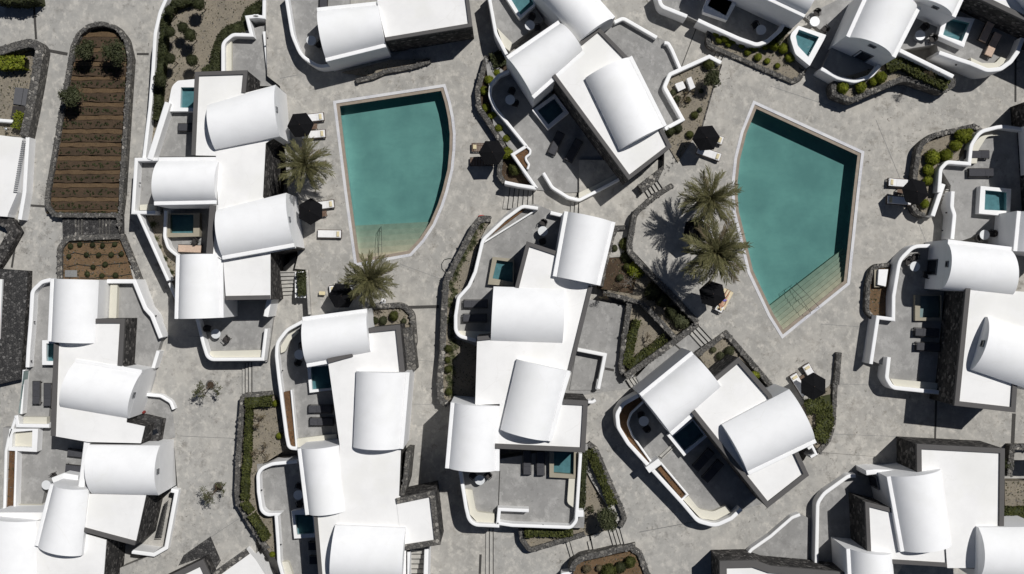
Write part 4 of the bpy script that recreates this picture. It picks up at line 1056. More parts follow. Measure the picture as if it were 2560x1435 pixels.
plunge('white-rimmed pool in shade left of the long villa', q('p', '766,895 830,905 830,975 774,982'), q('p', '777,918 828,914 830,970 780,974'), 2.15, 1.5)
bench('curved cream bench in the rounded corner of the long villa terrace', q('11', '312,1028 240,1065,60 185,1150,50 185,1205 220,1190,30 255,1110,50 312,1050'), 1.9, 1.5)
bench('cream bench strip above the left vault of the long villa', q('12', '302,425 480,402 600,390 610,455 490,460 310,490'), 1.9, 1.5)
floor(q('p', '642,1160 760,1150 790,1290 806,1500 700,1500 690,1285 655,1280'), .6)
wall('white rounded wall round the lower left terrace of the long villa', q('p', '742,1154 680,1160,40 644,1175,30 646,1230 655,1288,30 695,1286 690,1290 695,1360 697,1405,40 712,1460'), 1.5, -1.4, .29)
plunge('white-rimmed pool with step, lower left of the long villa', q('12', '265,965 350,950 440,985 455,1160 285,1170'), q('12', '290,992 422,992 436,1132 306,1142'), 1.3, .6)
bench('cream bench at the bottom edge of the long villa terrace', q('12', '195,1345 240,1340,20 275,1440 275,1500 200,1500'), 1.05, .6)
ZO[0] = 0.
stone('stone wall of the small bed above the long villa', q('p', '925,768 1005,762,25 1030,785,20 1036,860,20 1015,888'), .8, 0, .50)
bed(q('p', '920,775 1010,772 1025,800 1025,830 920,830'), .5, 'gravel', -1)
ZO[0] = -1.
# ---- bed left of V10
Q3 = (580, 960, 3.122)
stone('long bent stone wall of the hedge bed in the lower left', q(Q3, '310,75 100,92,20 80,110 45,600 35,850,60 45,930,60 150,1110 270,1290'), .2, -1.4, .50, 'stone_mid')
bed(q(Q3, '310,90 380,90 440,500 200,650 230,1000 340,1030 350,1380 290,1310 130,1080 50,900 60,600 90,110'), -.05, 'gravel', -2)
ZO[0] = -2.
# ---- V11: left
DZ[0] = .1
v = villa('white villa with two crossed vaults at the left side', (230, 900), ZW)
flat(v, q('p', '241,797 313,797 306,914 330,930 316,1056 362,1066 352,1108 220,1105 129,1089 137,857 240,857'), 3.2, '0,1,8', -1.4, .36)
vault(v, q('p', '127,697 120,853 240,858 247,700'), 3.1, 1.2, -1.4, '1')
vault(v, q('p', '190,897 356,925 322,1046 152,1017'), 3.25, 1.25, -1.4, '1', win=[(1, .5, .2, .35, .5)])
floor(q('p', '128,698 86,720 70,915 55,1060 120,1060 140,850'), -.5)
wall('white rounded wall left of the left side villa', q('01', '380,656 310,672,60 240,740,70 228,960 210,1180,60 203,1310'), .3, -1.4, .33)
wall('straight white wall with glass rail at the left edge', q('p', '59,925 52,1035'), .3, -1.4, .22)
plunge('narrow white-rimmed pool at the left side villa', q('01', '315,1108 415,1108 415,1292 315,1292'), q('01', '345,1132 415,1132 415,1264 345,1264'), .2, -.5)
bench('cream bench above the white wall at the left side', q('02', '175,262 350,262 350,318 175,318'), -.05, -.5)
wall('white wall below the two dark loungers at left', q('02', '118,250 130,327 368,330'), .3, -1.4, .32)
floor(q('01', '740,655 1010,655 1090,880 1150,920 1210,1090 1140,1310 900,1310 880,950'), .7)
wall('white bent wall round the triangular terrace at left', q('01', '800,668 1002,668 1085,870,40 1135,925,40 1200,1090'), 1.5, -1.4, .36)
bench('cream bench strip in the triangular terrace', q('01', '825,690 878,690 868,950 812,950'), 1.15, .7)
wall('short white wall at the mouth of the triangular terrace', q('01', '1180,1188 1142,1315'), 1.1, -1.4, .3)
wall('small white hooked wall beside the left plaza', q('02', '1095,95 1200,105,40 1275,150,50 1295,205'), .6, -1.4, .28)
floor(q('02', '1090,95 1280,140 1310,415 1180,440 1080,250'), .04)
flat(v, q('p', '316,1046 356,1038 405,1050 396,1103 352,1109 361,1067'), .9, '', -1.4, rmat='stone_pave')
part('opening', MB().box((*P(386, 1080, 1.03), 1.03), (.55, .4, .04), .3), 'glass_dark', v)
# ---- V12: bottom left
DZ[0] = .35
v = villa('white villa with three vaults in the bottom left corner', (200, 1300), ZW)
flat(v, q('p', '196,1234 365,1238 338,1362 210,1328'), 2.9, '2', -1.4, .34)
flat(v, q('p', '92,1302 205,1290 215,1335 266,1350 250,1560 90,1560'), 2.5, '', -1.4)
vault(v, q('p', '222,1112 400,1114 397,1238 230,1234'), 2.95, 1.25, -1.4, '', win=[(1, .5, .2, .35, .5)])
vault(v, q('p', '126,1210 87,1363 203,1389 222,1222'), 3.1, 1.15, -1.4, '1')
vault(v, q('p', '-40,1290 -70,1560 92,1560 91,1302'), 2.6, 1.2, -1.4, '')
wall('sloping white roof strip left of the bottom left vault', q('p', '217,1102 202,1222'), 3.05, -1.4, .5)
wall('white bent wall round the sunken stair at bottom left', q('02', '1278,812 1318,820 1240,1240 1148,1292 985,1270'), .6, -1.6, .34)
floor(q('02', '20,340 400,340 640,450 580,800 340,780 300,970 40,970'), -.6)
plunge('square white tub without water at the bottom left terrace', q('02', '70,350 285,350 275,522 62,512'), q('02', '95,375,25 242,362 238,490 90,485'), .3, -.6, 'white', None, .50, 'white_tub')
wall('white outer wall of the narrow planter at bottom left', q('02', '115,270 60,430 42,520 30,968'), .3, -1.4, .24)
wall('white inner wall of the narrow planter at bottom left', q('02', '118,515 105,968'), .3, -.7, .18)
bed(q('02', '70,515 115,515 100,968 50,968'), .1, 'soil_brown', -1)
bench('cream bench beside the bottom left vault', q('02', '112,918 312,918 305,972 108,972'), -.15, -.6)
wall('low white wall cap above the leaning vault', q('02', '395,745 480,712 580,730'), 1.0, -.7, .7)
flat(v, q('02', '-40,975 330,975 300,1050 -40,1020'), 2.2, '', -1.4, wmat='white')
# ---- V14: bottom edge roofs
DZ[0] = 0.0
v = villa('dark-edged flat roof with stone walls at the bottom edge', (480, 1460), ZW)
flat(v, q('p', '380,1460 508,1398 545,1480 540,1560 380,1560'), 1.6, '0,1', -1.4, .45)
slab('stone_paving', q('p', '446,1414 459,1388 526,1341 552,1402 525,1445 500,1395'), .06, 'stone_pave', -2)
v = villa('pale roof corner at the bottom edge left of the long villa', (610, 1460), ZW)
flat(v, q('p', '500,1455 616,1372 640,1400 690,1480 690,1560 520,1560'), .9, '0', -1.4, .5, .12, wmat='white', capmat='stone_mid')
# ---- left edge buildings
DZ[0] = 0.0
v = villa('white flat building with louvre strip at the left edge', (20, 440), ZW)
flat(v, q('00', '-200,985 170,1032 130,1435 60,1600 55,1620 -200,1600'), -.1, '', -1.4, wmat='white')
mb = MB()
lv = [P(*p[:2], .0) for p in q('00', '180,1055 115,1435')]
for i in range(26):
    f = i/25; mb.box((lv[0][0]+(lv[1][0]-lv[0][0])*f, lv[0][1]+(lv[1][1]-lv[0][1])*f, .03), (.30, .07, .08), -.1)
part('louvre', mb, 'frame_grey', v)
wall('white parapet strip beside the louvre', q('00', '204,1025 180,1435 145,1640'), -.25, -1.4, .34)
v = villa('dark stone flat roof at the left edge', (20, 830), ZW)
flat(v, q('01', '-200,560 205,588 200,760 175,1100 150,1400 -200,1480'), -.5, '', -1.4, rmat='stone_pave')
flat(v, q('01', '-200,650 18,652 -5,1100 -200,1100'), -.3, '', -1.4, wmat='white')
stone('dark stone ramp wall at the left edge', q('01', '-60,190 60,235 95,300 0,470 -60,560'), -.4, -1.5, 1.0, 'stone', dens=.5)

ZO[0] = 0.
ZO[0] = -2.
# ------------------------------------------------------------------ gardens on the left
stone('long arched stone wall round the terraced brown bed', q('00', '540,345 585,250,60 660,192,70 760,172,80 870,205,80 935,290,80 968,430 902,1435 888,1700')+q('01', '880,175 400,172,60 345,100,50 352,0'), -.5, -1.5, .44, closed=True)
tb = thing('terraced_bed', 'brown terraced bed with fourteen furrowed rows at the left', 'garden bed', (*P(225, 300, -1), -1.4))
rows = [240, 355, 460, 570, 660, 765, 862, 965, 1065, 1165, 1270, 1368, 1475, 1570, 1600]
ys = [240, 300]+rows[1:]
def edgeL(y): return 575 if y < 290 else 545-(y-330)*.158
def edgeR(y): return 900 if y < 270 else 945-(y-400)*.055
rg = random.Random(3); SEED = []
for i in range(len(rows)-1):
    a, b = rows[i], rows[i+1]; m_ = a+(b-a)*.32; zr = -1.05 if i < 2 else -.90
    def strip_row(y0, y1, z0, z1, mat, nm):
        pts = [(edgeL(y0), y0), (edgeR(y0), y0), (edgeR(y1), y1), (edgeL(y1), y1)]
        w = [P(x/2.9891, y/2.9891, zr) for x, y in pts]
        n_ = 9; top = []
        for (c, d, z) in ((w[0], w[1], z0), (w[3], w[2], z1)):
            top.append([(c[0]+(d[0]-c[0])*k/n_, c[1]+(d[1]-c[1])*k/n_+rg.uniform(-.055, .055), z+rg.uniform(-.035, .035)) for k in range(n_+1)])
        vs = top[0]+top[1]+[(x, y, -1.45) for x, y, z in top[1]]; K = n_+1
        fs = [(k, k+1, K+k+1, K+k) for k in range(n_)]+[(K+k, K+k+1, 2*K+k+1, 2*K+k) for k in range(n_)]
        part(nm, MB().add(vs, fs), mat, tb)
    strip_row(a, m_, zr-.05, zr+.02, 'soil_ridge', 'ridge'); strip_row(m_, b-5, zr-.02, zr+.03, 'soil_dark', 'row')
    strip_row(b-5, b, zr-.07, zr-.07, 'soil_dark', 'furrow')
    for k in range(46):
        u = rg.random(); y = m_+(b-m_)*rg.uniform(.2, .75); x = edgeL(y)+(edgeR(y)-edgeL(y))*u; SEED.append((*P(x/2.9891, y/2.9891, zr+.05), zr+.08))
sd = leafmesh('seedlings', SEED*3, np.tile((0, 0, 1.), (len(SEED)*3, 1)), .10, ['leaf_dark'], 9, .6, 1.6)
o = bpy.data.objects.new('seedlings', sd); o.location = (0, 0, ZO[0]); link(o); tag(o, 'dark seedlings in the furrows of the terraced bed', 'seedlings', kind='stuff')
bed(q('00', '590,230 760,190 900,230 950,420 880,1560 380,1560 530,400'), -1.25, 'soil_dark', -1.6)
for x, y, r, lb in ((632, 385, 98, 'left one of two olive trees at the top of the terraced bed'), (858, 395, 112, 'right one of two olive trees at the top of the terraced bed'), (530, 735, 104, 'olive tree leaning over the left wall of the terraced bed')):
    tree(lb, x/2.9891, y/2.9891, r/2.9891, -1., 2.0, 'leaf_olive', 2200, 12, .085)
# paved stair and ochre bed below
slab('stone_paving', q('01', '465,195 920,180 925,335 500,345 470,370'), -.95, 'stone_pave', -2)
st = thing('stairs', 'dark stone steps below the terraced bed', 'stairs', (*P(232, 565, -1), -1.))
for k, x in enumerate((560, 583, 606, 740, 765, 790, 815)):
    part('step', MB().prism([p[:2] for p in W(q('01', f'{x},205 {x+9},205 {x+9},325 {x},325'), -.9)], -1.5, -.91+.012*k), 'stone_mid', st)
stone('stone wall round the ochre bed at the left', q('01', '440,660 440,420,50 500,345,50 905,332 1050,665'), -.5, -1.5, .50)
bed(q('01', '445,660 450,420 510,350 900,340 1040,660'), -.85, 'soil_ochre', -2)
for i, (y, s_) in enumerate(((372, '505,372 600,380 700,372 800,380 890,372'), (470, '500,470 560,452 640,470 735,465 830,470 920,452'), (555, '500,560 580,540 690,555 790,540 950,528'), (635, '600,640 700,645 780,625 870,630 980,612'))):
    mb = MB().tube([(*P(a, b, -.8), -.80) for a, b, _ in q('01', s_)], .025, 5)
    solo('drip_hose', mb, 'hose', f'{ORD[i]} dark drip hose from the top in the ochre bed', 'hose')
k = 0
for x, y in ((525, 405), (595, 392), (690, 395), (765, 400), (855, 390), (512, 480), (735, 470), (830, 468), (905, 462), (645, 468), (785, 540), (695, 560), (650, 612), (760, 625), (862, 622)):
    bush(*q('01', f'{x},{y}')[0][:2], 6.5, -.85, f'{ORD[k]} small dark plant in the ochre bed, counted row by row', 'leaf_dark', 'small plants in the ochre bed', .9, 'small_plant'); k += 1
solo('paving_slab', MB().bbox((*P(*q('01', '530,610')[0][:2], -.8), -.82), (1.05, .6, .1)), 'tile_grey', 'grey paving slab at the lower left of the ochre bed', 'slab')
# far left bed
Q6 = (0, 100, 5.98)
stone('broad curved stone wall of the bed at the left edge', q(Q6, '-40,170 200,95,200 440,35,150 560,75,90 585,150,60 520,560 440,1000 350,1435'), -.1, -1.5, .82, 'stone_mid')
bed(q(Q6, '-60,180 450,60 560,120 420,1000 330,1435 -60,1435'), -1.25, 'gravel', -2)
hedge('bright leafy shrub row at the left edge', q(Q6, '-40,350 120,330 350,330'), 1.0, -.2, -1.2, 'leaf_bright', .8, .13, name='shrub_row')
hedge('short green shrub beside the grey panels', q(Q6, '300,1090 220,1300'), .75, -.3, -1.2, 'leaf_bright', .9, .11, name='shrub_row')
pn = thing('floor_panels', 'grey flat panels in the bed at the left edge', 'panel', (*P(52, 240, -1.2), -1.2))
for s_ in ('225,705 350,720 310,970 195,955', '358,722 425,730 380,985 318,972'):
    part('panel', MB().prism([p[:2] for p in W(q(Q6, s_), -1.1)], -1.25, -1.1), 'grey_panel', pn)
solo('dark_mat', MB().prism([p[:2] for p in W(q(Q6, '190,985 375,990 340,1190 160,1175'), -1.15)], -1.25, -1.15), 'wicker', 'black mat below the grey panels', 'mat')
wall('stub of white wall at the left edge', q(Q6, '-60,1195 195,1215'), -.6, -1.4, .28)
lp = thing('garden_lamp', 'small pale dome lamp beside the white building corner', 'lamp', (*P(15, 322, -1), -1.4))
part('post', MB().tube([(*P(15, 322, -1), -1.4), (*P(15, 322, -1), -.7)], .035, 6), 'metal_pale', lp)
mb = MB(); a, b = sphere_core((*P(15, 322, -.6), -.6), (.13, .13, .1), 10, 6); mb.add(a, b, True); part('dome', mb, 'metal_pale', lp)
hedge('black shaded hedge in the top left corner', q('00', '-60,-60 120,-40 250,-60'), 1.4, .6, -1.4, 'leaf_dark', .5, .12)  # dark hedge added where the corner is only in shadow
# lollipop garden
wall('long white garden wall beside the left lane', q('00', '1262,-60 1195,90,200 1158,250,300 1142,520 1120,800 1072,1195'), 1.5, -1.4, .30)
bed(q('00', '1262,-60 1170,180 1150,420 1120,880 1110,1180 1250,770 1290,640 1470,580 1640,530 1660,320 1850,250 1850,120 2000,60 2000,-60'), .6, 'gravel', -2)
hedge('dark clipped hedge inside the long white garden wall', q('00', '1300,20 1225,140,80 1205,420 1180,640 1165,890'), .55, 1.6, .6, 'leaf_dark', 1.)
hedge('dark hedge strip at the top of lollipop garden', q('00', '1300,30 1440,-10'), .6, 1.5, .6, 'leaf_dark', 1.)
hedge('dark hedge between lollipop garden and grey terrace', q('00', '1960,30 1860,90,40 1830,190,40 1680,240,80 1622,380,60 1605,500 1520,545'), 1.0, 1.5, .6, 'leaf_dark', .9)
k = 0
TOP = []
for x, y, r in ((1265, 78, 32), (1485, 30, 46), (1270, 238, 38), (1368, 205, 38), (1420, 262, 46), (1272, 436, 38), (1436, 450, 42), (1196, 600, 48)):
    lb = f'{ORD[k]} dark ball-shaped tree from the top in the lollipop garden'; k += 1; rm = r/2.9891/S
    cx, cy = P(x/2.9891, y/2.9891, 2.45); t = thing('topiary_tree', lb, 'tree', (cx, cy, .6), 'ball trees in the gravel garden')
    o = bpy.data.objects.new('crown', bush_mesh('leaf_dark', k % 3)); link(o, t); o.scale = (rm, rm, rm); o.location = (0, 0, 1.85-rm*.75)
    local('trunk', MB().tube([(0, 0, -.05), (.02, 0, 1.75)], [.04, .03], 6), 'bark', t)
ZO[0] = 0.
# plaza trees with stone rings
for tile, x, y, cx, cy, lb, sd_ in (('02', 1575, 22, 1555, 100, 'upper thin tree with stone ring in the left plaza', 4), ('02', 1632, 782, 1570, 870, 'lower thin tree with stone ring in the left plaza', 9)):
    bp = q(tile, f'{x},{y}')[0]; cp = q(tile, f'{cx},{cy}')[0]; b3 = P(bp[0], bp[1], ZP)
    twiggy(lb, bp[0]-7, bp[1]+10, 36, ZP, 1.8, b3, 'leaf_succ', 950, 'bark', 'plaza_tree', sd_, .05)
    rr = thing('tree_ring', lb.split(' thin')[0]+' round stone tree ring in the left plaza', 'tree ring', (b3[0], b3[1], ZP))
    o_ = [(b3[0]+.42*math.cos(i*math.pi/12), b3[1]+.42*math.sin(i*math.pi/12)) for i in range(24)]; i_ = [(b3[0]+.30*math.cos(i*math.pi/12), b3[1]+.30*math.sin(i*math.pi/12)) for i in range(24)]
    part('ring', ring(MB(), o_, i_, ZP, ZP+.07), 'stone_mid', rr); part('earth', MB().disc(b3, .30, ZP, ZP+.03), 'soil_dark', rr)
ZO[0] = -1.
# hedge bed lower left
for i, (s_, w_, n_) in enumerate((('110,150 300,135', .85, 'top'), ('130,205 118,455', .5, 'second'), ('118,470 112,650', .58, 'third'), ('105,640 95,900', .58, 'fourth'), ('85,930 140,1000', .55, 'fifth'), ('150,1030 265,1210', .62, 'lowest'))):
    hedge(f'{n_} clipped hedge block from the top in the lower left bed', q(Q3, s_), w_, .75, -.1, 'leaf_hedge', 1.1, group='hedge blocks in the lower left bed')
for x, y, r, n_ in ((342, 150, 26, 'upper'), (370, 405, 26, 'middle'), (315, 1330, 22, 'lowest')):
    p_ = q(Q3, f'{x},{y}')[0]; bush(p_[0], p_[1], r/3.122, -.05, f'{n_} bright round bush beside the long villa wall', 'leaf_bright', 'bright bushes by the long villa', 1.1)
for x, y, r, n_, s_ in ((215, 285, 62, 'upper', 21), (235, 530, 82, 'larger lower', 22)):
    p_ = q(Q3, f'{x},{y}')[0]; twiggy(f'{n_} leafless grey shrub in the lower left gravel bed', p_[0], p_[1], r/3.122, -.05, .7, P(p_[0]+4, p_[1]-4, -.05), 'leaf_dry', 220, 'bark', 'bare_shrub', s_, .05)
ZO[0] = 0.
# planter box by the seven steps
solo('planter_box', MB().prism([p[:2] for p in W(q('11', '290,600 378,590 382,790 292,790'), 0.)], -1.4, 0.), 'white', 'white planter box beside the seven narrow steps', 'planter')
hedge('dark shrub growing in the white planter box', q('11', '338,600 342,770'), .75, .45, -.05, 'leaf_dark', 1.)
wall('low grey wall at the corner of the left pool deck', q('11', '378,582 398,915'), .4, -.8, .24, 'concrete', 'low_wall')
# bushes left of V3
Q7 = (1160, 120, 3.775)
k = 0
for x, y, r in ((310, 235, 38), (238, 300, 45), (188, 400, 38), (205, 560, 36), (270, 635, 40), (330, 755, 40), (402, 855, 36), (408, 995, 50), (480, 1140, 60)):
    p_ = q(Q7, f'{x},{y}')[0]
    bush(p_[0], p_[1], r/3.775, .5, f'{ORD[k]} round green bush from the top in the bed right of left pool', 'leaf_bright' if k < 8 else 'leaf_hedge', 'bushes right of the left pool'); k += 1
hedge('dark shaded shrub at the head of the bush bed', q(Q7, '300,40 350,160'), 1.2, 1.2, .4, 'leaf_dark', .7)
# V4 bed bushes
k = 0
for x, y, r in ((1530, 245, 28), (1595, 275, 38), (1548, 300, 24), (1660, 295, 28), (1622, 325, 22), (1718, 340, 20), (1808, 350, 30), (1762, 390, 22), (1840, 425, 28), (1895, 350, 22), (1908, 455, 20), (1960, 340, 34), (2025, 362, 34), (2080, 430, 30), (1985, 490, 20)):
    p_ = q('20', f'{x},{y}')[0]; bush(p_[0], p_[1], r/2.9891, 2.2, f'{ORD[k]} bush counted from the left in the bed under the top right villa', 'leaf_bright', 'bushes in the top right bed'); k += 1
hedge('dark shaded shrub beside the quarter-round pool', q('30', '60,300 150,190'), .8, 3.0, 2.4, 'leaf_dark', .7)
# four-bush bed
for i, (x, y, r) in enumerate(((562, 655, 38), (695, 650, 40), (785, 610, 30), (842, 580, 42))):
    p_ = q('30', f'{x},{y}')[0]; bush(p_[0], p_[1], r/2.9891, 3.1, f'{ORD[i]} bush from the left in the four-bush bed at upper right', 'leaf_bright', 'bushes in the four-bush bed')
hedge('sloping green hedge under the bright white wall, upper right', q('30', '900,500 1000,460 1180,560 1340,630'), .95, 3.7, 3.1, 'leaf_hedge', .9)
twiggy('bare thin tree casting a branched shadow, upper right', 2335, 175, 26, 3.1, 2.3, P(2318, 182, 3.1), 'leaf_dark', 60, 'bark', 'bare_tree', 31, .05)
# right edge bed
for i, (x, y, r) in enumerate(((1460, 1015, 52), (1502, 985, 26), (1410, 1085, 42), (1330, 1160, 42), (1232, 1175, 52), (1200, 1270, 38), (1195, 1350, 32), (1172, 1520, 30))):
    p_ = q('30', f'{x},{y}')[0]; bush(p_[0], p_[1], r/2.9891, 2.7, f'{ORD[i]} bush from the top in the bed left of the right edge terrace', 'leaf_bright', 'bushes in the right edge bed')
# gravel garden with cubes
for s_, lb in (('1220,628 1275,608 1298,655 1245,680', 'flat white cube beside the taller cube in gravel garden'), ('1308,588 1338,575 1368,650 1335,668', 'tall white cube in the gravel garden')):
    z_ = 2.55 if 'flat' in lb else 2.95
    t = thing('equipment_box', lb, 'box', (*P(*q('20', s_)[0][:2], 2.1), 2.1)); pl = [p[:2] for p in W(q('20', s_), z_)]
    part('body', MB().prism(pl, 2.0, z_-.06), 'white', t); part('lid', MB().prism(offs(ccw(pl), -.02, True), z_-.06, z_), 'cushion_white', t)
tree('bushy olive tree at the tip of the gravel garden', *q('20', '1500,585')[0][:2], 25, 2.1, 1.5, 'leaf_olive', 2000, 11, .085)
for x, y, r, kd, lb in ((1470, 478, 38, 'leaf_hedge', 'round green shrub at the tip of the gravel garden'), (1315, 745, 22, 'leaf_hedge', 'small green shrub in the middle of gravel garden'), (1365, 860, 26, 'leaf_hedge', 'green shrub left of the right pool palms umbrella'), (1330, 1005, 30, 'leaf_hedge', 'green shrub just left of the umbrella in gravel garden'), (1235, 740, 24, 'leaf_olive', 'grey shrub along the white wall of gravel garden'), (1205, 690, 20, 'leaf_olive', 'upper grey shrub along the white wall of gravel garden'), (1180, 980, 36, 'leaf_dark', 'dark shrub below the angular white wall'), (1240, 960, 28, 'leaf_dark', 'second dark shrub below the angular white wall'), (1415, 680, 18, 'leaf_olive', 'tiny grey shrub near the deck edge of gravel garden'), (1405, 820, 18, 'leaf_olive', 'lower tiny grey shrub near the deck edge of gravel garden')):
    p_ = q('20', f'{x},{y}')[0]; bush(p_[0], p_[1], r/2.9891, 2.1, lb, kd)
twiggy('spreading bare shrub in the gravel garden', *q('20', '1300,720')[0][:2], 22, 2.1, .5, P(*q('20', '1300,700')[0][:2], 2.1), 'leaf_dry', 90, 'bark', 'bare_shrub', 41)
# centre garden
Qc = (1550, 550, 3.586)
stone('long slanting stone wall along the right pool deck', q(Qc, '473,-315 300,-205,80 135,-60,120 85,220,70 95,290,60 185,395 460,665 700,925'), 2.2, .3, .50, 'stone_mid')
stone('stone wall beside the five pale steps', q('p', '1603,471 1684,416'), 1.75, 1.0, .50)
stone('left stone wall of the triangular garden', q(Qc, '95,700 80,790 35,1090 15,1330,40 40,1405'), 1.45, .5, .50)
stone('lower stone wall of the triangular garden', q(Qc, '50,1405 500,1085 640,975 715,920'), 2.0, .5, .55)
stone('shaded dividing stone wall inside the garden', q(Qc, '195,745 330,880 510,1075'), 1.9, .5, .50)
stone('dark stone wall between courtyard and garden', q(Qc, '-150,655 0,690 195,745'), 1.7, .5, .40)
bed(q(Qc, '140,20 90,250 460,680 700,930 500,1090 40,1400 30,1100 90,760 -120,680 -40,250 60,20'), 1.0, 'gravel', 0)
stone('broad stone strip beside the top middle vault', q('21', '845,265 780,268 752,330 690,560 665,705'), 1.5, .8, .45)
bed(q('21', '760,270 870,270 880,420 960,520 900,760 640,720'), 1.05, 'soil_dark', 0)
for x, y, r, kd, lb in ((150, 440, 74, 'leaf_bright', 'large bright green bush beside the dead white branches'), (45, 215, 52, 'leaf_hedge', 'green bush under the slanting stone wall bend'), (560, 900, 78, 'leaf_olive', 'grey green bush in the lower corner of the shaded bed'), (60, 330, 50, 'leaf_dark', 'dark bush above the dead white branches'), (470, 830, 60, 'leaf_dark', 'dark bush in the shaded bed beside the palms'), (300, 640, 70, 'leaf_dark', 'dark sprawling bush under the slanting wall'), (390, 720, 60, 'leaf_dark', 'lower dark sprawling bush under the slanting wall'), (85, 1110, 32, 'leaf_hedge', 'small green shrub at the left garden wall'), (470, 1040, 30, 'leaf_hedge', 'small green shrub at the dividing garden wall')):
    p_ = q(Qc, f'{x},{y}')[0]; bush(p_[0], p_[1], r/3.586, 1.0, lb, kd, None, .8)
hedge('green shrub strip along the left garden wall', q(Qc, '150,900 105,1060 70,1300'), .75, 1.5, 1.0, 'leaf_hedge', .7)
hedge('green shrub strip along the lower garden wall', q(Qc, '85,1330 250,1190 410,1070'), .85, 1.5, 1.0, 'leaf_hedge', .7)
twiggy('dead tree with white branches in the garden', *q(Qc, '70,530')[0][:2], 28, 1.0, 1.6, P(*q(Qc, '100,600')[0][:2], 1.0), 'leaf_dry', 0, 'bark_pale', 'dead_tree', 51)
twiggy('thin bare tree beside the courtyard', 1506, 738, 22, .8, 1.6, P(1516, 730, .8), 'leaf_dark', 30, 'bark', 'bare_tree', 52)
twiggy('bare twiggy shrub in the triangular garden', *q(Qc, '240,1090')[0][:2], 22, 1.0, .6, P(*q(Qc, '220,1090')[0][:2], 1.0), 'leaf_dry', 40, 'bark', 'bare_shrub', 53)
for x, y, r, kd, lb in ((700, 300, 20, 'leaf_dark', 'small dark shrub beside the stone strip, upper'), (730, 420, 26, 'leaf_olive', 'grey shrub beside the stone strip, middle'), (830, 560, 30, 'leaf_hedge', 'green shrub left of the large bright bush'), (770, 640, 24, 'leaf_olive', 'grey shrub under the dead branches')):
    p_ = q('21', f'{x},{y}')[0]; bush(p_[0]+12, p_[1], r/2.9891, 1.05, lb, kd)
# bed under V8 top
for x, y, r, kd, lb in ((1625, 1190, 36, 'leaf_olive', 'grey shrub at the tip of the bed above lower right villa'), (1560, 1230, 32, 'leaf_olive', 'second grey shrub in the bed above lower right villa'), (1505, 1180, 22, 'leaf_succ', 'pale low shrub in the bed above lower right villa'), (1815, 1370, 34, 'leaf_bright', 'bright bush between dark roof edge and stone wall')):
    p_ = q('21', f'{x},{y}')[0]; bush(p_[0], p_[1], r/2.9891, 1.85, lb, kd)
hedge('green shrub mass right of the lower right vault', q('32', '290,190 420,160 430,330 380,440'), 1.3, 2.5, 2.0, 'leaf_hedge', .6, .11)
# hedge triangle below V9
Qd = (1280, 1100, 4.283)
stone('slanting stone wall of the hedge triangle, right side', q(Qd, '820,45 900,105 1185,770,40 1205,850,40 1160,930'), 1.9, .3, .45)
stone('curved stone wall of the hedge triangle, lower left', q(Qd, '95,940 110,1080,60 190,1185,50 700,1035 780,1010'), 1.3, -.2, .45)
bed(q(Qd, '800,40 900,105 1190,790 1150,940 700,1040 190,1190 110,1080 90,930 700,930 740,300'), 1.0, 'gravel', -1)
hedge('clipped hedge along the white wall right of middle terrace', q(Qd, '775,130 745,760'), .55, 2.0, 1., 'leaf_dark', 1.1)
hedge('slanting clipped hedge along the stone wall', q(Qd, '840,110 890,230 1080,690'), .75, 1.9, 1., 'leaf_hedge', 1.1)
hedge('clipped hedge under the white wall below middle terrace', q(Qd, '150,985 640,990'), .75, 1.7, 1., 'leaf_hedge', 1.1)
tree('dark olive tree above the four steps', *q(Qd, '1040,855')[0][:2], 33, .8, 2.2, 'leaf_olive', 3000, 14, .09)
twiggy('dark twiggy shrub beside the white pier', *q(Qd, '835,720')[0][:2], 13, .8, .6, P(*q(Qd, '835,720')[0][:2], .8), 'leaf_dark', 120, 'bark', 'bare_shrub', 61, .06)
# bottom bed
stone('arched stone wall of the brown bed at the bottom edge', q(Qd, '640,1400 665,1330,30 740,1275,40 1290,1145')+q('22', '900,1248,40 955,1285,60 1015,1450'), 2.0, .2, .55)
bed(q(Qd, '650,1435 700,1320 1290,1190 1400,1300 1440,1500 650,1500'), 1.72, 'soil_ochre', -1)
for x, y, r, kd, lb in ((1040, 1415, 80, 'leaf_hedge', 'large green bush at the bottom edge of the brown bed'), (1265, 1305, 58, 'leaf_hedge', 'green bush in the upper corner of the brown bed'), (1160, 1365, 60, 'leaf_dark', 'dark bush added as a shadow spot in the middle of the brown bed'), (800, 1380, 40, 'leaf_dry', 'dry grey shrub in the brown bed'), (930, 1370, 34, 'leaf_dry', 'second dry grey shrub in the brown bed')):  # the middle dark bush is added, standing in for a shadow spot
    p_ = q(Qd, f'{x},{y}')[0]; bush(p_[0], p_[1], r/4.283, 1.72, lb, kd)
solo('roof_corner', MB().prism([p[:2] for p in W(q(Qd, '530,1425 690,1395 710,1440 700,1500 520,1500'), 1.4)], .2, 1.4), 'white', 'white roof corner at the bottom edge beside the brown bed', 'roof')
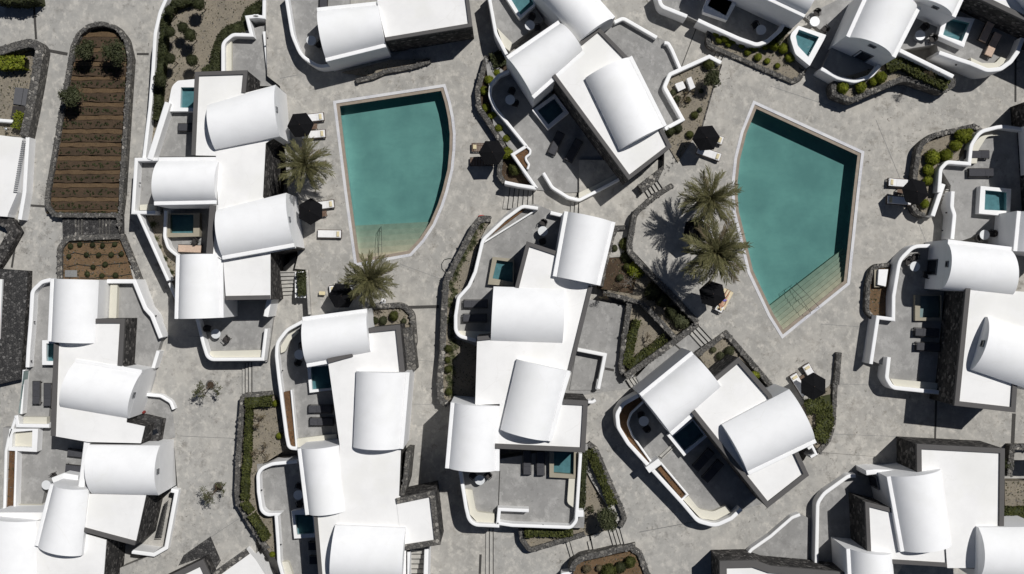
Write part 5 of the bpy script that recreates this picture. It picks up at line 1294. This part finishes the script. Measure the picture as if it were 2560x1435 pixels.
# succulent bed west of V9
k = 0; rs = random.Random(12)
for i in range(34):
    f = i/33; y = 70+f*1230
    x = (330-(y-70)*.50 if y < 480 else 118-(y-480)*.018)+rs.uniform(-16, 26)
    p_ = q((1080, 530, 2.87), f'{x+30},{y}')[0]
    rosette(p_[0], p_[1], rs.uniform(10, 16), .95, (f'{ORD[i]} spiky succulent from the top in the bed left of middle villa' if i < 20 else f'{ORD[i-20]} spiky succulent below the cut in the bed left of middle villa'), ('leaf_succ', 'leaf_dark', 'leaf_succ')[i % 3], 'succulents left of the middle villa')
for i, (x, y) in enumerate(((115, 980), (110, 1060), (115, 1130), (120, 1290))):
    p_ = q((1080, 530, 2.87), f'{x},{y}')[0]; bush(p_[0], p_[1], 8.5, .95, f'{ORD[i]} round green shrub at the lower end of the succulent bed', 'leaf_hedge', 'shrubs in the succulent bed')
# V10 small bed, V1 garden bed, other
for x, y, r, kd, lb in ((1030, 925, 36, 'leaf_hedge', 'dark green bush in the small bed under the palm'), (950, 960, 30, 'leaf_olive', 'grey bush in the small bed under the palm'), (885, 960, 26, 'leaf_dark', 'dark bush against the vault in the small bed'), (1105, 965, 22, 'leaf_olive', 'small grey bush at the stone corner of the small bed')):
    p_ = q('11', f'{x},{y}')[0]; bush(p_[0], p_[1], r/2.9891, .5, lb, kd)
ZO[0] = -2.
for i, (x, y, r, kd) in enumerate(((1170, 350, 30, 'leaf_succ'), (1190, 410, 28, 'leaf_dark'), (1205, 480, 26, 'leaf_succ'), (1235, 500, 30, 'leaf_dark'), (1250, 560, 28, 'leaf_succ'), (1285, 600, 28, 'leaf_dark'), (1150, 240, 36, 'leaf_dark'))):
    p_ = q('01', f'{x},{y}')[0]; rosette(p_[0], p_[1], r/2.9891*1.2, .7, f'{ORD[i]} spiky plant from the {"top" if i < 6 else "shade"} behind the slanting garden wall', kd, 'plants behind the slanting wall')
ZO[0] = 0.
for i, (x, y, r) in enumerate(((2460, 1162, 14), (2455, 1270, 0), (2535, 1195, 12))):
    if r: bush(x+60, y, r, 2.1, f'{("upper", "", "lower")[i]} dark shrub at the right edge beside the stone corner', 'leaf_dark')
hedge('green hedge strip at the right edge above the bottom vault', q('p', '2512,1282 2600,1282'), .9, 2.7, 2.1, 'leaf_hedge', .8)

# dry leaves and pebbles lying in all beds
for k, (kd, sz) in enumerate((('leaf_dry', .055), ('leaf_dark', .07), ('stone_lump', .06))):
    pp = LIT[k::3]; me = leafmesh('ground_litter', pp, np.tile((0, 0, 1.), (len(pp), 1)), sz, [kd], 20+k, .35, 1.6)
    o = bpy.data.objects.new('ground_litter', me); link(o); tag(o, ('dry leaves', 'dark plant litter', 'pebbles')[k]+' scattered over the planting beds', 'litter', kind='stuff')
# ------------------------------------------------------------------ palms
palm('feathery palm between the left villa and the left pool', 765, 413, 60, ZM, 3.6, None, 46, 1)
palm('palm at the lower end of the left pool', 926, 697, 60, ZM, 3.6, None, 52, 2)
palm('upper one of two palms beside the right pool', 1773, 498, 64, ZR, 4.0, None, 45, 3)
palm('lower one of two palms beside the right pool', 1787, 632, 70, ZR, 5.4, None, 54, 4, .45)
# ------------------------------------------------------------------ umbrellas
def umbrella_proto():
    t = bpy.data.objects.new('parasol', None); COL.objects.link(t); r, zt, ze = 1.10, 2.62, 2.26
    vs = [(0, 0, zt)]; fs = []; n = 6; m_ = 4
    for k in range(1, m_+1):
        f = k/m_
        for i in range(n*4):
            a = 2*math.pi*i/(n*4); s_ = (i % 4)/4; ch = math.cos(math.pi/6)/math.cos((s_*60-30)*math.pi/180)
            sag = .035*math.sin(math.pi*s_)*f
            vs.append((r*f*ch*math.cos(a), r*f*ch*math.sin(a), zt-(zt-ze)*f**1.12-sag))
    K = n*4
    fs += [(0, 1+i, 1+(i+1) % K) for i in range(K)]
    for k in range(m_-1): fs += [(1+k*K+i, 1+(k+1)*K+i, 1+(k+1)*K+(i+1) % K, 1+k*K+(i+1) % K) for i in range(K)]
    local('canopy', MB().add(vs, fs), 'canvas_black', t)
    local('finial', MB().disc((0, 0), .035, zt-.02, zt+.07, 8, .02), 'wood_dark', t)
    local('pole', MB().tube([(0, 0, 0), (0, 0, zt)], .028, 8), 'wood_dark', t)
    local('base', MB().bbox((0, 0, .06), (.6, .6, .12), .02), 'stone_mid', t)
    for i in range(6):
        a = math.pi/3*i; local('rib', MB().tube([(.04*math.cos(a), .04*math.sin(a), zt-.06), (r*.98*math.cos(a), r*.98*math.sin(a), ze-.02)], .012, 5), 'wood_dark', t)
    return t
U0 = None
for x, y, z, rz, lb in ((752, 312, ZM, 5, 'black parasol between left villa and left pool, above the palm'), (777, 531, ZM, 30, 'black parasol below the palm at the left pool'), (850, 736, ZM, 0, 'black parasol half under the palm at the lower left pool end'),
                        (1227, 382, ZM, 0, 'black parasol beside the bush bed right of left pool'), (1769, 341, ZR, 4, 'black parasol above the right pool palms beside gravel garden'), (1741, 581, ZR, 20, 'black parasol hidden between the two right palms'),
                        (1782, 737, ZR, -18, 'black parasol under the lower right palm beside the sunbather'), (2289, 478, ZR, -14, 'black parasol beside the right edge bush bed'), (2038, 966, ZR, 30, 'black parasol below the right pool beside the stone wall')):
    if U0 is None: o = U0 = umbrella_proto()
    else: o = copy_tree(U0)
    o.location = (*P(x, y, z+2.4), z); o.rotation_euler = (R(rnd.uniform(-3, 3)), R(rnd.uniform(-3, 3)), R(rz)); tag(o, lb, 'parasol', 'black parasols')
# ------------------------------------------------------------------ loungers
def lounger_proto(kind):
    nm = {'wood': 'sun_lounger', 'bare': 'sun_lounger', 'dark': 'terrace_lounger', 'peach': 'terrace_lounger'}[kind]
    t = bpy.data.objects.new(nm, None); COL.objects.link(t); fm = 'wood_dark' if kind in ('wood', 'bare') else 'wicker'
    mb = MB()
    for s_ in (-1, 1): mb.box((0, s_*.34, .28), (2.0, .045, .09))
    for s_ in (-1, 1): mb.box((s_*.985, 0, .28), (.045, .66, .09))
    local('frame', mb, fm, t)
    for a in (-1, 1):
        for b in (-1, 1): local('leg', MB().box((a*.88, b*.33, .12), (.06, .06, .24)), fm, t)
    if kind in ('bare',):
        for i in range(15): local('slat', MB().box((-.9+i*.128, 0, .315), (.09, .66, .02)), 'wood_mid', t)
    else:
        cm = {'wood': 'cushion_white', 'dark': 'fabric_grey', 'peach': 'towel_peach'}[kind]
        local('cushion', MB().bbox((-.32, 0, .385), (1.30, .60, .11), .03), cm, t)
        mb = MB().bbox((0, 0, .0), (.66, .60, .11), .03)
        M = Matrix.Translation((.63, 0, .43)) @ Matrix.Rotation(R(-9), 4, 'Y'); mb.v = [tuple(M @ Vector(v)) for v in mb.v]
        local('backrest', mb, cm, t)
        if kind == 'wood':
            mb = MB().bbox((.72, 0, .53), (.22, .44, .09), .035); local('pillow', mb, 'pillow_tan', t)
    return t
PROTO = {}
def lounger(kind, x, y, z, ang, lb, group):
    if kind not in PROTO: o = PROTO[kind] = lounger_proto(kind)
    else: o = copy_tree(PROTO[kind])
    o.location = (*P(x, y, z+.35), z); o.rotation_euler = (0, 0, R(ang)); tag(o, lb, 'lounger', group); return o
G1, G2 = 'sun loungers by the pools', 'dark loungers on the terraces'
for x, y, z, a, lb in ((780, 294.5, ZM, 6, 'upper white lounger beside the parasol above left palm'), (784, 336, ZM, 4, 'lower white lounger beside the parasol above left palm'), (806, 513, ZM, 7, 'white lounger partly under the parasol below left palm'),
                       (824, 585, ZM, -1, 'free-standing white lounger left of the left pool'), (853, 722, ZM, 185, 'white lounger hidden under the lower left parasol'), (1778, 343, ZR, -20, 'white lounger mostly under the parasol by gravel garden'),
                       (1772, 384, ZR, -20, 'white lounger below the parasol by gravel garden'), (2250, 457.5, ZR, 176, 'sunlit white lounger beside the right edge parasol'), (2247, 501, ZR, 176, 'shaded lounger below the right edge parasol'),
                       (2028.5, 938, ZR, 122, 'upper white lounger at the parasol below right pool'), (1997.5, 962, ZR, 122, 'lower white lounger at the parasol below right pool'), (1756, 560, ZR, 150, 'lounger hidden under the two right palms')):
    lounger('wood', x, y, z, a, lb, G1)
lounger('bare', 1209, 368, ZM, 0, 'bare brown lounger beside the parasol right of left pool', G1)
lounger('bare', 1205, 404, ZM, 0, 'bare brown lounger in the parasol shadow right of left pool', G1)
lounger('wood', 1808, 752, ZR, 242, 'lounger with the sunbather beside the right palms', G1)
for tile, x, y, z, a, lb in (('00', 1418, 952, -1.1, 0, 'dark lounger on the narrow terrace of left villa'), ('11', 1640, 836, 1.6, 180, 'upper dark lounger on the west terrace of middle villa'), ('11', 1635, 942, 1.6, 180, 'lower dark lounger on the west terrace of middle villa'),
                             ('22', 112, 602, 1.9, 270, 'left dark lounger below the middle villa'), ('22', 212, 608, 1.9, 270, 'right dark lounger below the middle villa'), ('12', 480, 202, -.1, 180, 'upper dark lounger on the long villa terrace'), ('12', 490, 296, -.1, 180, 'lower dark lounger on the long villa terrace'),
                             ('12', 480, 1225, -1., 180, 'upper dark lounger at the bottom left of long villa'), ('12', 488, 1330, -1., 180, 'lower dark lounger at the bottom left of long villa'), ('02', 272, 80, -2.5, 270, 'left dark lounger at the left side villa'), ('02', 356, 95, -2.5, 270, 'right dark lounger at the left side villa'),
                             ('02', 575, 652, -2.6, -6, 'sunlit dark lounger beside the bottom left vault'), ('02', 590, 535, -2.6, -6, 'shaded dark lounger beside the bottom left vault'), ('22', 1430, 580, 2.05, 48, 'upper dark lounger on the lower right terrace'), ('22', 1500, 665, 2.05, 48, 'lower dark lounger on the lower right terrace'),
                             ('20', 330, 1070, .85, 65, 'left dark lounger on the terrace between the pools'), ('20', 462, 1125, .85, 62, 'right dark lounger on the terrace between the pools'), ('31', 1185, 1050, 2.85, 177, 'upper dark lounger on the right villa terrace'), ('31', 1195, 1157, 2.85, 177, 'lower dark lounger on the right villa terrace'),
                             ('10', 505, 0, .5, 88, 'dark lounger at the top edge terrace'), ('30', 1560, 1155, 2.8, 0, 'shaded dark lounger on the right edge terrace, upper'), ('30', 1590, 1290, 2.8, 0, 'shaded dark lounger on the right edge terrace, lower')):
    p_ = q(tile, f'{x},{y}')[0]; lounger('dark', p_[0], p_[1], z, a, lb, G2)
for x, y, z, a, lb in ((475, 622, -1.1, 178, 'peach cushioned lounger beside the beige-rimmed tub'), (2468, 76, 3.6, 65, 'upper tan lounger in deep shade at upper right'), (2482, 112, 3.6, 65, 'lower tan lounger in deep shade at upper right')):
    lounger('peach', x, y, z, a, lb, 'peach loungers')
# ------------------------------------------------------------------ tables and chairs
def table_proto():
    t = bpy.data.objects.new('round_table', None); COL.objects.link(t)
    local('top', MB().disc((0, 0), .40, .70, .735, 32, .01), 'table_white', t); local('column', MB().tube([(0, 0, .02), (0, 0, .70)], .035, 8), 'metal_pale', t)
    local('foot', MB().disc((0, 0), .24, 0, .03, 20, .01), 'metal_pale', t); return t
def chair_proto():
    t = bpy.data.objects.new('chair', None); COL.objects.link(t)
    local('seat', MB().bbox((0, 0, .42), (.48, .48, .07), .02), 'wicker', t)
    arc = [(-.26+.06*math.cos(a)*0-.24*math.cos(a), .27*math.sin(a)) for a in [R(-80+i*16) for i in range(11)]]
    arc = [(x+.22, y) for x, y in arc]
    local('backrest', MB().strip(arc, .022, .022, .44, .80), 'wicker', t)
    for s_ in (-1, 1): local('arm', MB().box((.05, s_*.27, .62), (.42, .05, .035)), 'wicker', t)
    for a in (-1, 1):
        for b in (-1, 1): local('leg', MB().tube([(a*.2, b*.2, .4), (a*.23, b*.23, 0)], .018, 6), 'wood_dark', t)
    return t
T0 = C0 = None
TB = [('10', 412, 302, .5, 'top edge terrace above left pool', ((470, 330),)), ('01', 1612, 1060, -.85, 'breakfast terrace below left villa', ((1690, 1098), (1550, 1020))), ('21', 230, 293, 1.6, 'west terrace of middle villa', ((237, 228), (228, 368))),
      ('12', 1672, 733, 1.9, 'bench terrace below middle villa', ((1620, 700), (1735, 700))), ('11', 322, 1215, -.1, 'rounded terrace of long villa', ((315, 1275), (345, 1145))), ('12', 315, 845, -1., 'lower left terrace of long villa', ((320, 780), (325, 910))),
      ('02', 345, 770, -2.6, 'bottom left terrace', ((398, 705),)), ('22', 985, 293, 2.05, 'shaded end of lower right terrace', ((965, 245), (1008, 350))), ((1160, 120, 3.775), 435, 488, .85, 'round-walled terrace between the pools', ((452, 405), (485, 520))),
      ('20', 133, 188, 1.6, 'top edge between the pools', ((150, 125), (190, 205))), ('20', 1862, 222, 2.45, 'terrace above the top right bush bed', ((1820, 185),)), ('30', 350, 160, 2.3, 'spot beside the quarter-round pool', ((430, 215), (368, 92))),
      ('30', 1138, 263, 3.6, 'white-walled terrace at upper right', ((1172, 200), (1235, 285))), ('31', 1098, 557, 2.85, 'curved terrace of right villa', ((1050, 520), (1105, 485), (1190, 620))), ('31', 1620, 320, 2.8, 'terrace at the right edge', ((1680, 310), (1575, 345)))]
for tile, x, y, z, nm, ch in TB:
    p_ = q(tile, f'{x},{y}')[0]
    if T0 is None: o = T0 = table_proto()
    else: o = copy_tree(T0)
    tp = P(p_[0], p_[1], z+.73); o.location = (*tp, z); tag(o, f'round white table on the {nm}', 'table', 'round white tables')
    for i, (a, b) in enumerate(ch):
        c_ = q(tile, f'{a},{b}')[0]; cp = P(c_[0], c_[1], z+.55)
        if C0 is None: o = C0 = chair_proto()
        else: o = copy_tree(C0)
        o.location = (*cp, z); o.rotation_euler = (0, 0, math.atan2(tp[1]-cp[1], tp[0]-cp[0])+(.3 if i else -.25))
        w_ = 'left' if nm.startswith('bench') and a < x else 'right' if nm.startswith('bench') else ('upper' if b < y-15 else 'lower' if b > y+15 else 'left' if a < x else 'right') if len(ch) > 1 else 'single'
        if len(ch) == 3: w_ = ('left', 'upper', 'right')[i]
        tag(o, f'{w_} dark wicker chair at the table on the {nm}', 'chair', 'wicker chairs')
p_ = (487, 603); o = copy_tree(C0); o.location = (*P(*p_, -.6), -1.1); o.rotation_euler = (0, 0, 2.5); tag(o, 'dark chair between the tub and the peach lounger', 'chair', 'wicker chairs')
# side tables
S0 = None
for x, y, z, a, lb in ((786, 316, ZM, 5, 'small wooden side table between the two upper left loungers'), (810, 534, ZM, 10, 'small wooden side table at the parasol below left palm'), (2250, 480, ZR, -4, 'small wooden side table at the right edge parasol'), (2006, 946, ZR, 30, 'small wooden side table between the loungers below right pool')):
    if S0 is None:
        S0 = o = bpy.data.objects.new('side_table', None); COL.objects.link(o)
        for i in range(5): local('slat', MB().box((-.18+i*.09, 0, .40), (.08, .45, .025)), 'wood_mid', o)
        for i in (-1, 1):
            for j in (-1, 1): local('leg', MB().box((i*.18, j*.18, .195), (.04, .04, .39)), 'wood_dark', o)
    else: o = copy_tree(S0)
    o.location = (*P(x, y, z+.4), z); o.rotation_euler = (0, 0, R(a)); tag(o, lb, 'side table', 'side tables')
# towels and small things
solo('folded_towel', MB().bbox((*P(1186.5, 367, .45), .37), (.30, .36, .09), .03), 'pillow_tan', 'folded cream towel on the bare brown lounger', 'towel')
t = thing('stool', 'small cream-topped stool left of the lower left parasol', 'stool', (*P(805, 734, 0), 0))
part('seat', MB().bbox((*P(805, 733, .42), .40), (.52, .30, .08), .02, -.05), 'pillow_tan', t)
for a in (-1, 1):
    for b in (-1, 1): c_ = P(805, 733, .42); part('leg', MB().box((c_[0]+a*.2, c_[1]+b*.1, .18), (.04, .04, .36)), 'wood_dark', t)
t = thing('white_cloth', 'crumpled white cloth at the foot of the lower left palm', 'cloth', (*P(957, 753, 0), 0))
for a, b, an, ln in ((955.5, 751, .95, .42), (962, 754, 1.45, .40), (957, 757, .1, .34)):
    c_ = P(a, b, .3); part('fold', MB().bbox((*c_, .28), (ln, .13, .14), .05, an), 'cushion_white', t)
t = thing('ring_buoy', 'red ring behind the stone wall end near left pool', 'ring', (*P(1205, 542, .4), 0))
c_ = P(1205, 543, .5); mb = MB()
mb.tube([(c_[0]+.34*math.cos(i*math.pi/12)*.95, c_[1]+.34*math.sin(i*math.pi/12)*.35, .45+.34*math.sin(i*math.pi/12)*.9) for i in range(25)], .05, 8, False); part('ring', mb, 'red', t)
part('post', MB().tube([(c_[0], c_[1], 0), (c_[0], c_[1], .45)], .03, 6), 'metal_dark', t)
solo('garden_hose', MB().tube([(*P(a, b, .03), .03) for a, b in ((1135, 648), (1122, 646), (1110, 650), (1104, 660), (1105, 672), (1112, 680), (1122, 682))], .03, 6), 'hose', 'dark hose loop beside the stone wall near left pool', 'hose')
ZO[0] = -.65
t = thing('flower_pot', 'little red pot on the dark stone block at left', 'pot', (*P(357, 1032, 1), -1.3))
c_ = P(357, 1031, -.9); mb = MB(); mb.disc(c_, .13, -1.3, -.95, 12, .02); part('pot', mb, 'red_dark', t)
mb = MB(); a, b = sphere_core((c_[0], c_[1], -.85), (.08, .08, .07), 8, 5); mb.add(a, b); part('flowers', mb, 'red_dark', t)
ZO[0] = 0.
solo('hatch', MB().bbox((*P(1141.5, 877, .8), .82), (.32, .36, .1), .02), 'pillow_tan', 'small square hatch in the bed left of middle villa', 'hatch')
t = thing('day_bed', 'white lidded box in the small planter of right villa', 'box', (*P(2208, 694, 2.4), 2.4))
part('body', MB().prism([p[:2] for p in W(q('31', '800,580 905,575 890,708 800,712'), 2.9)], 2.3, 2.75), 'beige_stone', t); part('lid', MB().prism([p[:2] for p in W(q('31', '828,578 898,578 880,705 820,692'), 3.0)], 2.75, 3.0), 'white', t)
# wall lamps
k = 0
for tl, x, y, z, nm in (('01', 258, 970, -1.75, 'rounded wall of the left side villa'), ('01', 235, 1262, -1.75, 'lower end of the rounded wall at left'), ('01', 1165, 925, -.6, 'bent wall of the triangular terrace'), ('10', 86, 285, .8, 'divider wall in the upper left lane'), ('10', 300, 315, 1.3, 'curved wall at the top edge'),
                        ('20', 957, 220, 2.4, 'wall of the upper entrance terrace'), ('20', 1216, 440, 2.4, 'wall end beside the upper entrance gap'), ('20', 1214, 95, 2.9, 'wall at the end of the top lane'), ('20', 1428, 184, 3.0, 'long wall above the top right bush bed'), ('31', 1370, 40, 3.5, 'bent wall at the right, upper'), ('31', 1332, 155, 2.9, 'bent wall at the right, middle'), ('31', 1303, 288, 2.6, 'bent wall at the right, lower'),
                        ('12', 42, 808, -.2, 'rounded lower terrace of long villa'), ('12', 186, 1215, -.2, 'straight lower terrace wall of long villa'), ('11', 198, 1335, .6, 'large rounded wall of long villa'), ('30', 1405, 485, 3.9, 'large swinging wall at upper right'), ('22', 232, 1070, 2.7, 'wall below the middle terrace'), ('00', 1200, 1010, -.6, 'sloping wall beside the narrow terrace'), ('00', 1046, 1368, -.3, 'small west terrace of left villa')):
    p_ = q(tl, f'{x},{y}')[0]; c_ = P(p_[0], p_[1], z); t = thing('wall_lamp', f'small black lamp on the {nm}', 'lamp', (*c_, z), 'small wall lamps')
    part('housing', MB().bbox((*c_, z), (.10, .10, .14), .02), 'metal_dark', t); k += 1
ZO[0] = -2.
# pergola over the sunken stair at bottom left
t = thing('stair_grille', 'slatted grille over the sunken stair at bottom left', 'grille', (*P(405, 1310, 0), -1.4))
for i in range(26):
    f = i/25; a = (385+22*(1-f)+2, 1262+f*82); b = (421-f*17, 1252+f*92)
    pa, pb = P(a[0], a[1], -.5), P(b[0], b[1], -.5); part('slat', MB().strip([pa, pb], .03, .03, -.55, -.5), 'metal_dark', t)
# glass rail at the left edge
t = thing('glass_rail', 'glass balustrade along the left edge terrace', 'balustrade', (*P(48, 960, 0), -1.4))
for i in range(3):
    a = (60-i*4.5, 928+i*36); b = (a[0]-4, a[1]+34); pa, pb = P(*a, .5), P(*b, .5); part('pane', MB().strip([pa, pb], .012, .012, -.3, .55), 'glass_rail', t); part('post', MB().tube([(*pa, -.4), (*pa, .6)], .02, 6), 'metal_pale', t)
ZO[0] = 0.
# ------------------------------------------------------------------ sunbather
def person(loc, rz):
    t = thing('person', 'sunbather in blue swimwear lying on the lounger by the right palms', 'person', loc, None, rz)
    V = []; E = []; RR = []
    def vtx(p, r, par=None):
        V.append(p); RR.append(r); i = len(V)-1
        if par is not None: E.append((par, i))
        return i
    pe = vtx((0, 0, .12), .125); be = vtx((-.17, 0, .12), .115, pe); ch = vtx((-.36, 0, .13), .135, be); up = vtx((-.48, 0, .13), .115, ch)
    ne = vtx((-.58, 0, .13), .055, up); hd = vtx((-.66, 0, .14), .078, ne); ht = vtx((-.78, 0, .14), .082, hd)
    nose = vtx((-.70, 0, .225), .014, hd)
    for s_ in (-1, 1):
        sh = vtx((-.49, s_*.17, .12), .058, up); el = vtx((-.24, s_*.26, .09), .042, sh); wr = vtx((-.02, s_*.24, .08), .028, el); hp = vtx((.05, s_*.235, .08), .030, wr)
        for k, (dy, ln) in enumerate(((-.03, .075), (-.010, .09), (.010, .085), (.03, .065))):
            a = vtx((.085, s_*.235+dy, .085), .0095, hp); b = vtx((.085+ln*.55, s_*.235+dy*1.15, .085), .0088, a); vtx((.085+ln, s_*.235+dy*1.2, .07), .008, b)
        th = vtx((.04, s_*(.235-.045), .09), .0105, hp); vtx((.075, s_*(.235-.062), .085), .009, th)
        hi = vtx((.05, s_*.095, .115), .095, pe); kn = vtx((.46, s_*.12, .125), .058, hi); cf = vtx((.62, s_*.125, .10), .052, kn); an = vtx((.86, s_*.12, .06), .034, cf)
        he = vtx((.90, s_*.12, .05), .034, an); vtx((.93, s_*.14, .17), .026, he)
    me = bpy.data.meshes.new('body'); me.from_pydata(V, E, []); me.materials.append(MATS['skin'])
    o = bpy.data.objects.new('body', me); link(o, t); md = o.modifiers.new('skin', 'SKIN'); md.use_smooth_shade = True
    for i, sv in enumerate(me.skin_vertices[0].data): sv.radius = (RR[i], RR[i]); sv.use_root = (i == 0)
    sb = o.modifiers.new('sub', 'SUBSURF'); sb.levels = 2; sb.render_levels = 2
    mb = MB(); a, b = sphere_core((-.79, 0, .125), (.092, .098, .098), 12, 8); mb.add(a, b, True); local('hair', mb, 'hair', t)
    mb = MB(); mb.tube([(-.10, 0, .12), (-.02, 0, .12), (.06, 0, .12)], [.13, .15, .155], 12)
    for s_ in (-1, 1): mb.tube([(.03, s_*.09, .118), (.14, s_*.10, .118)], [.112, .098], 12)
    local('swimwear', mb, 'swim_blue', t)
    return t
lx, ly = P(1808, 752, ZR+.45)
d_ = Vector((math.cos(R(62)), math.sin(R(62))))
person((lx+d_.x*.05, ly+d_.y*.05, ZR+.46), R(62))
solo('beach_towel', MB().add([(lx+d_.x*a-d_.y*b*s_, ly+d_.y*a+d_.x*b*s_, ZR+.455) for a, b, s_ in ((-.62, .38, 1), (-.62, .42, -1), (.98, .42, -1), (.98, .40, 1))]+[(lx+d_.x*a-d_.y*b, ly+d_.y*a+d_.x*b, ZR+.12) for a, b in ((-.60, -.50), (.95, -.52))], [(0, 1, 2, 3), (1, 4, 5, 2)]), 'towel_pattern', 'patterned yellow towel under the sunbather', 'towel')
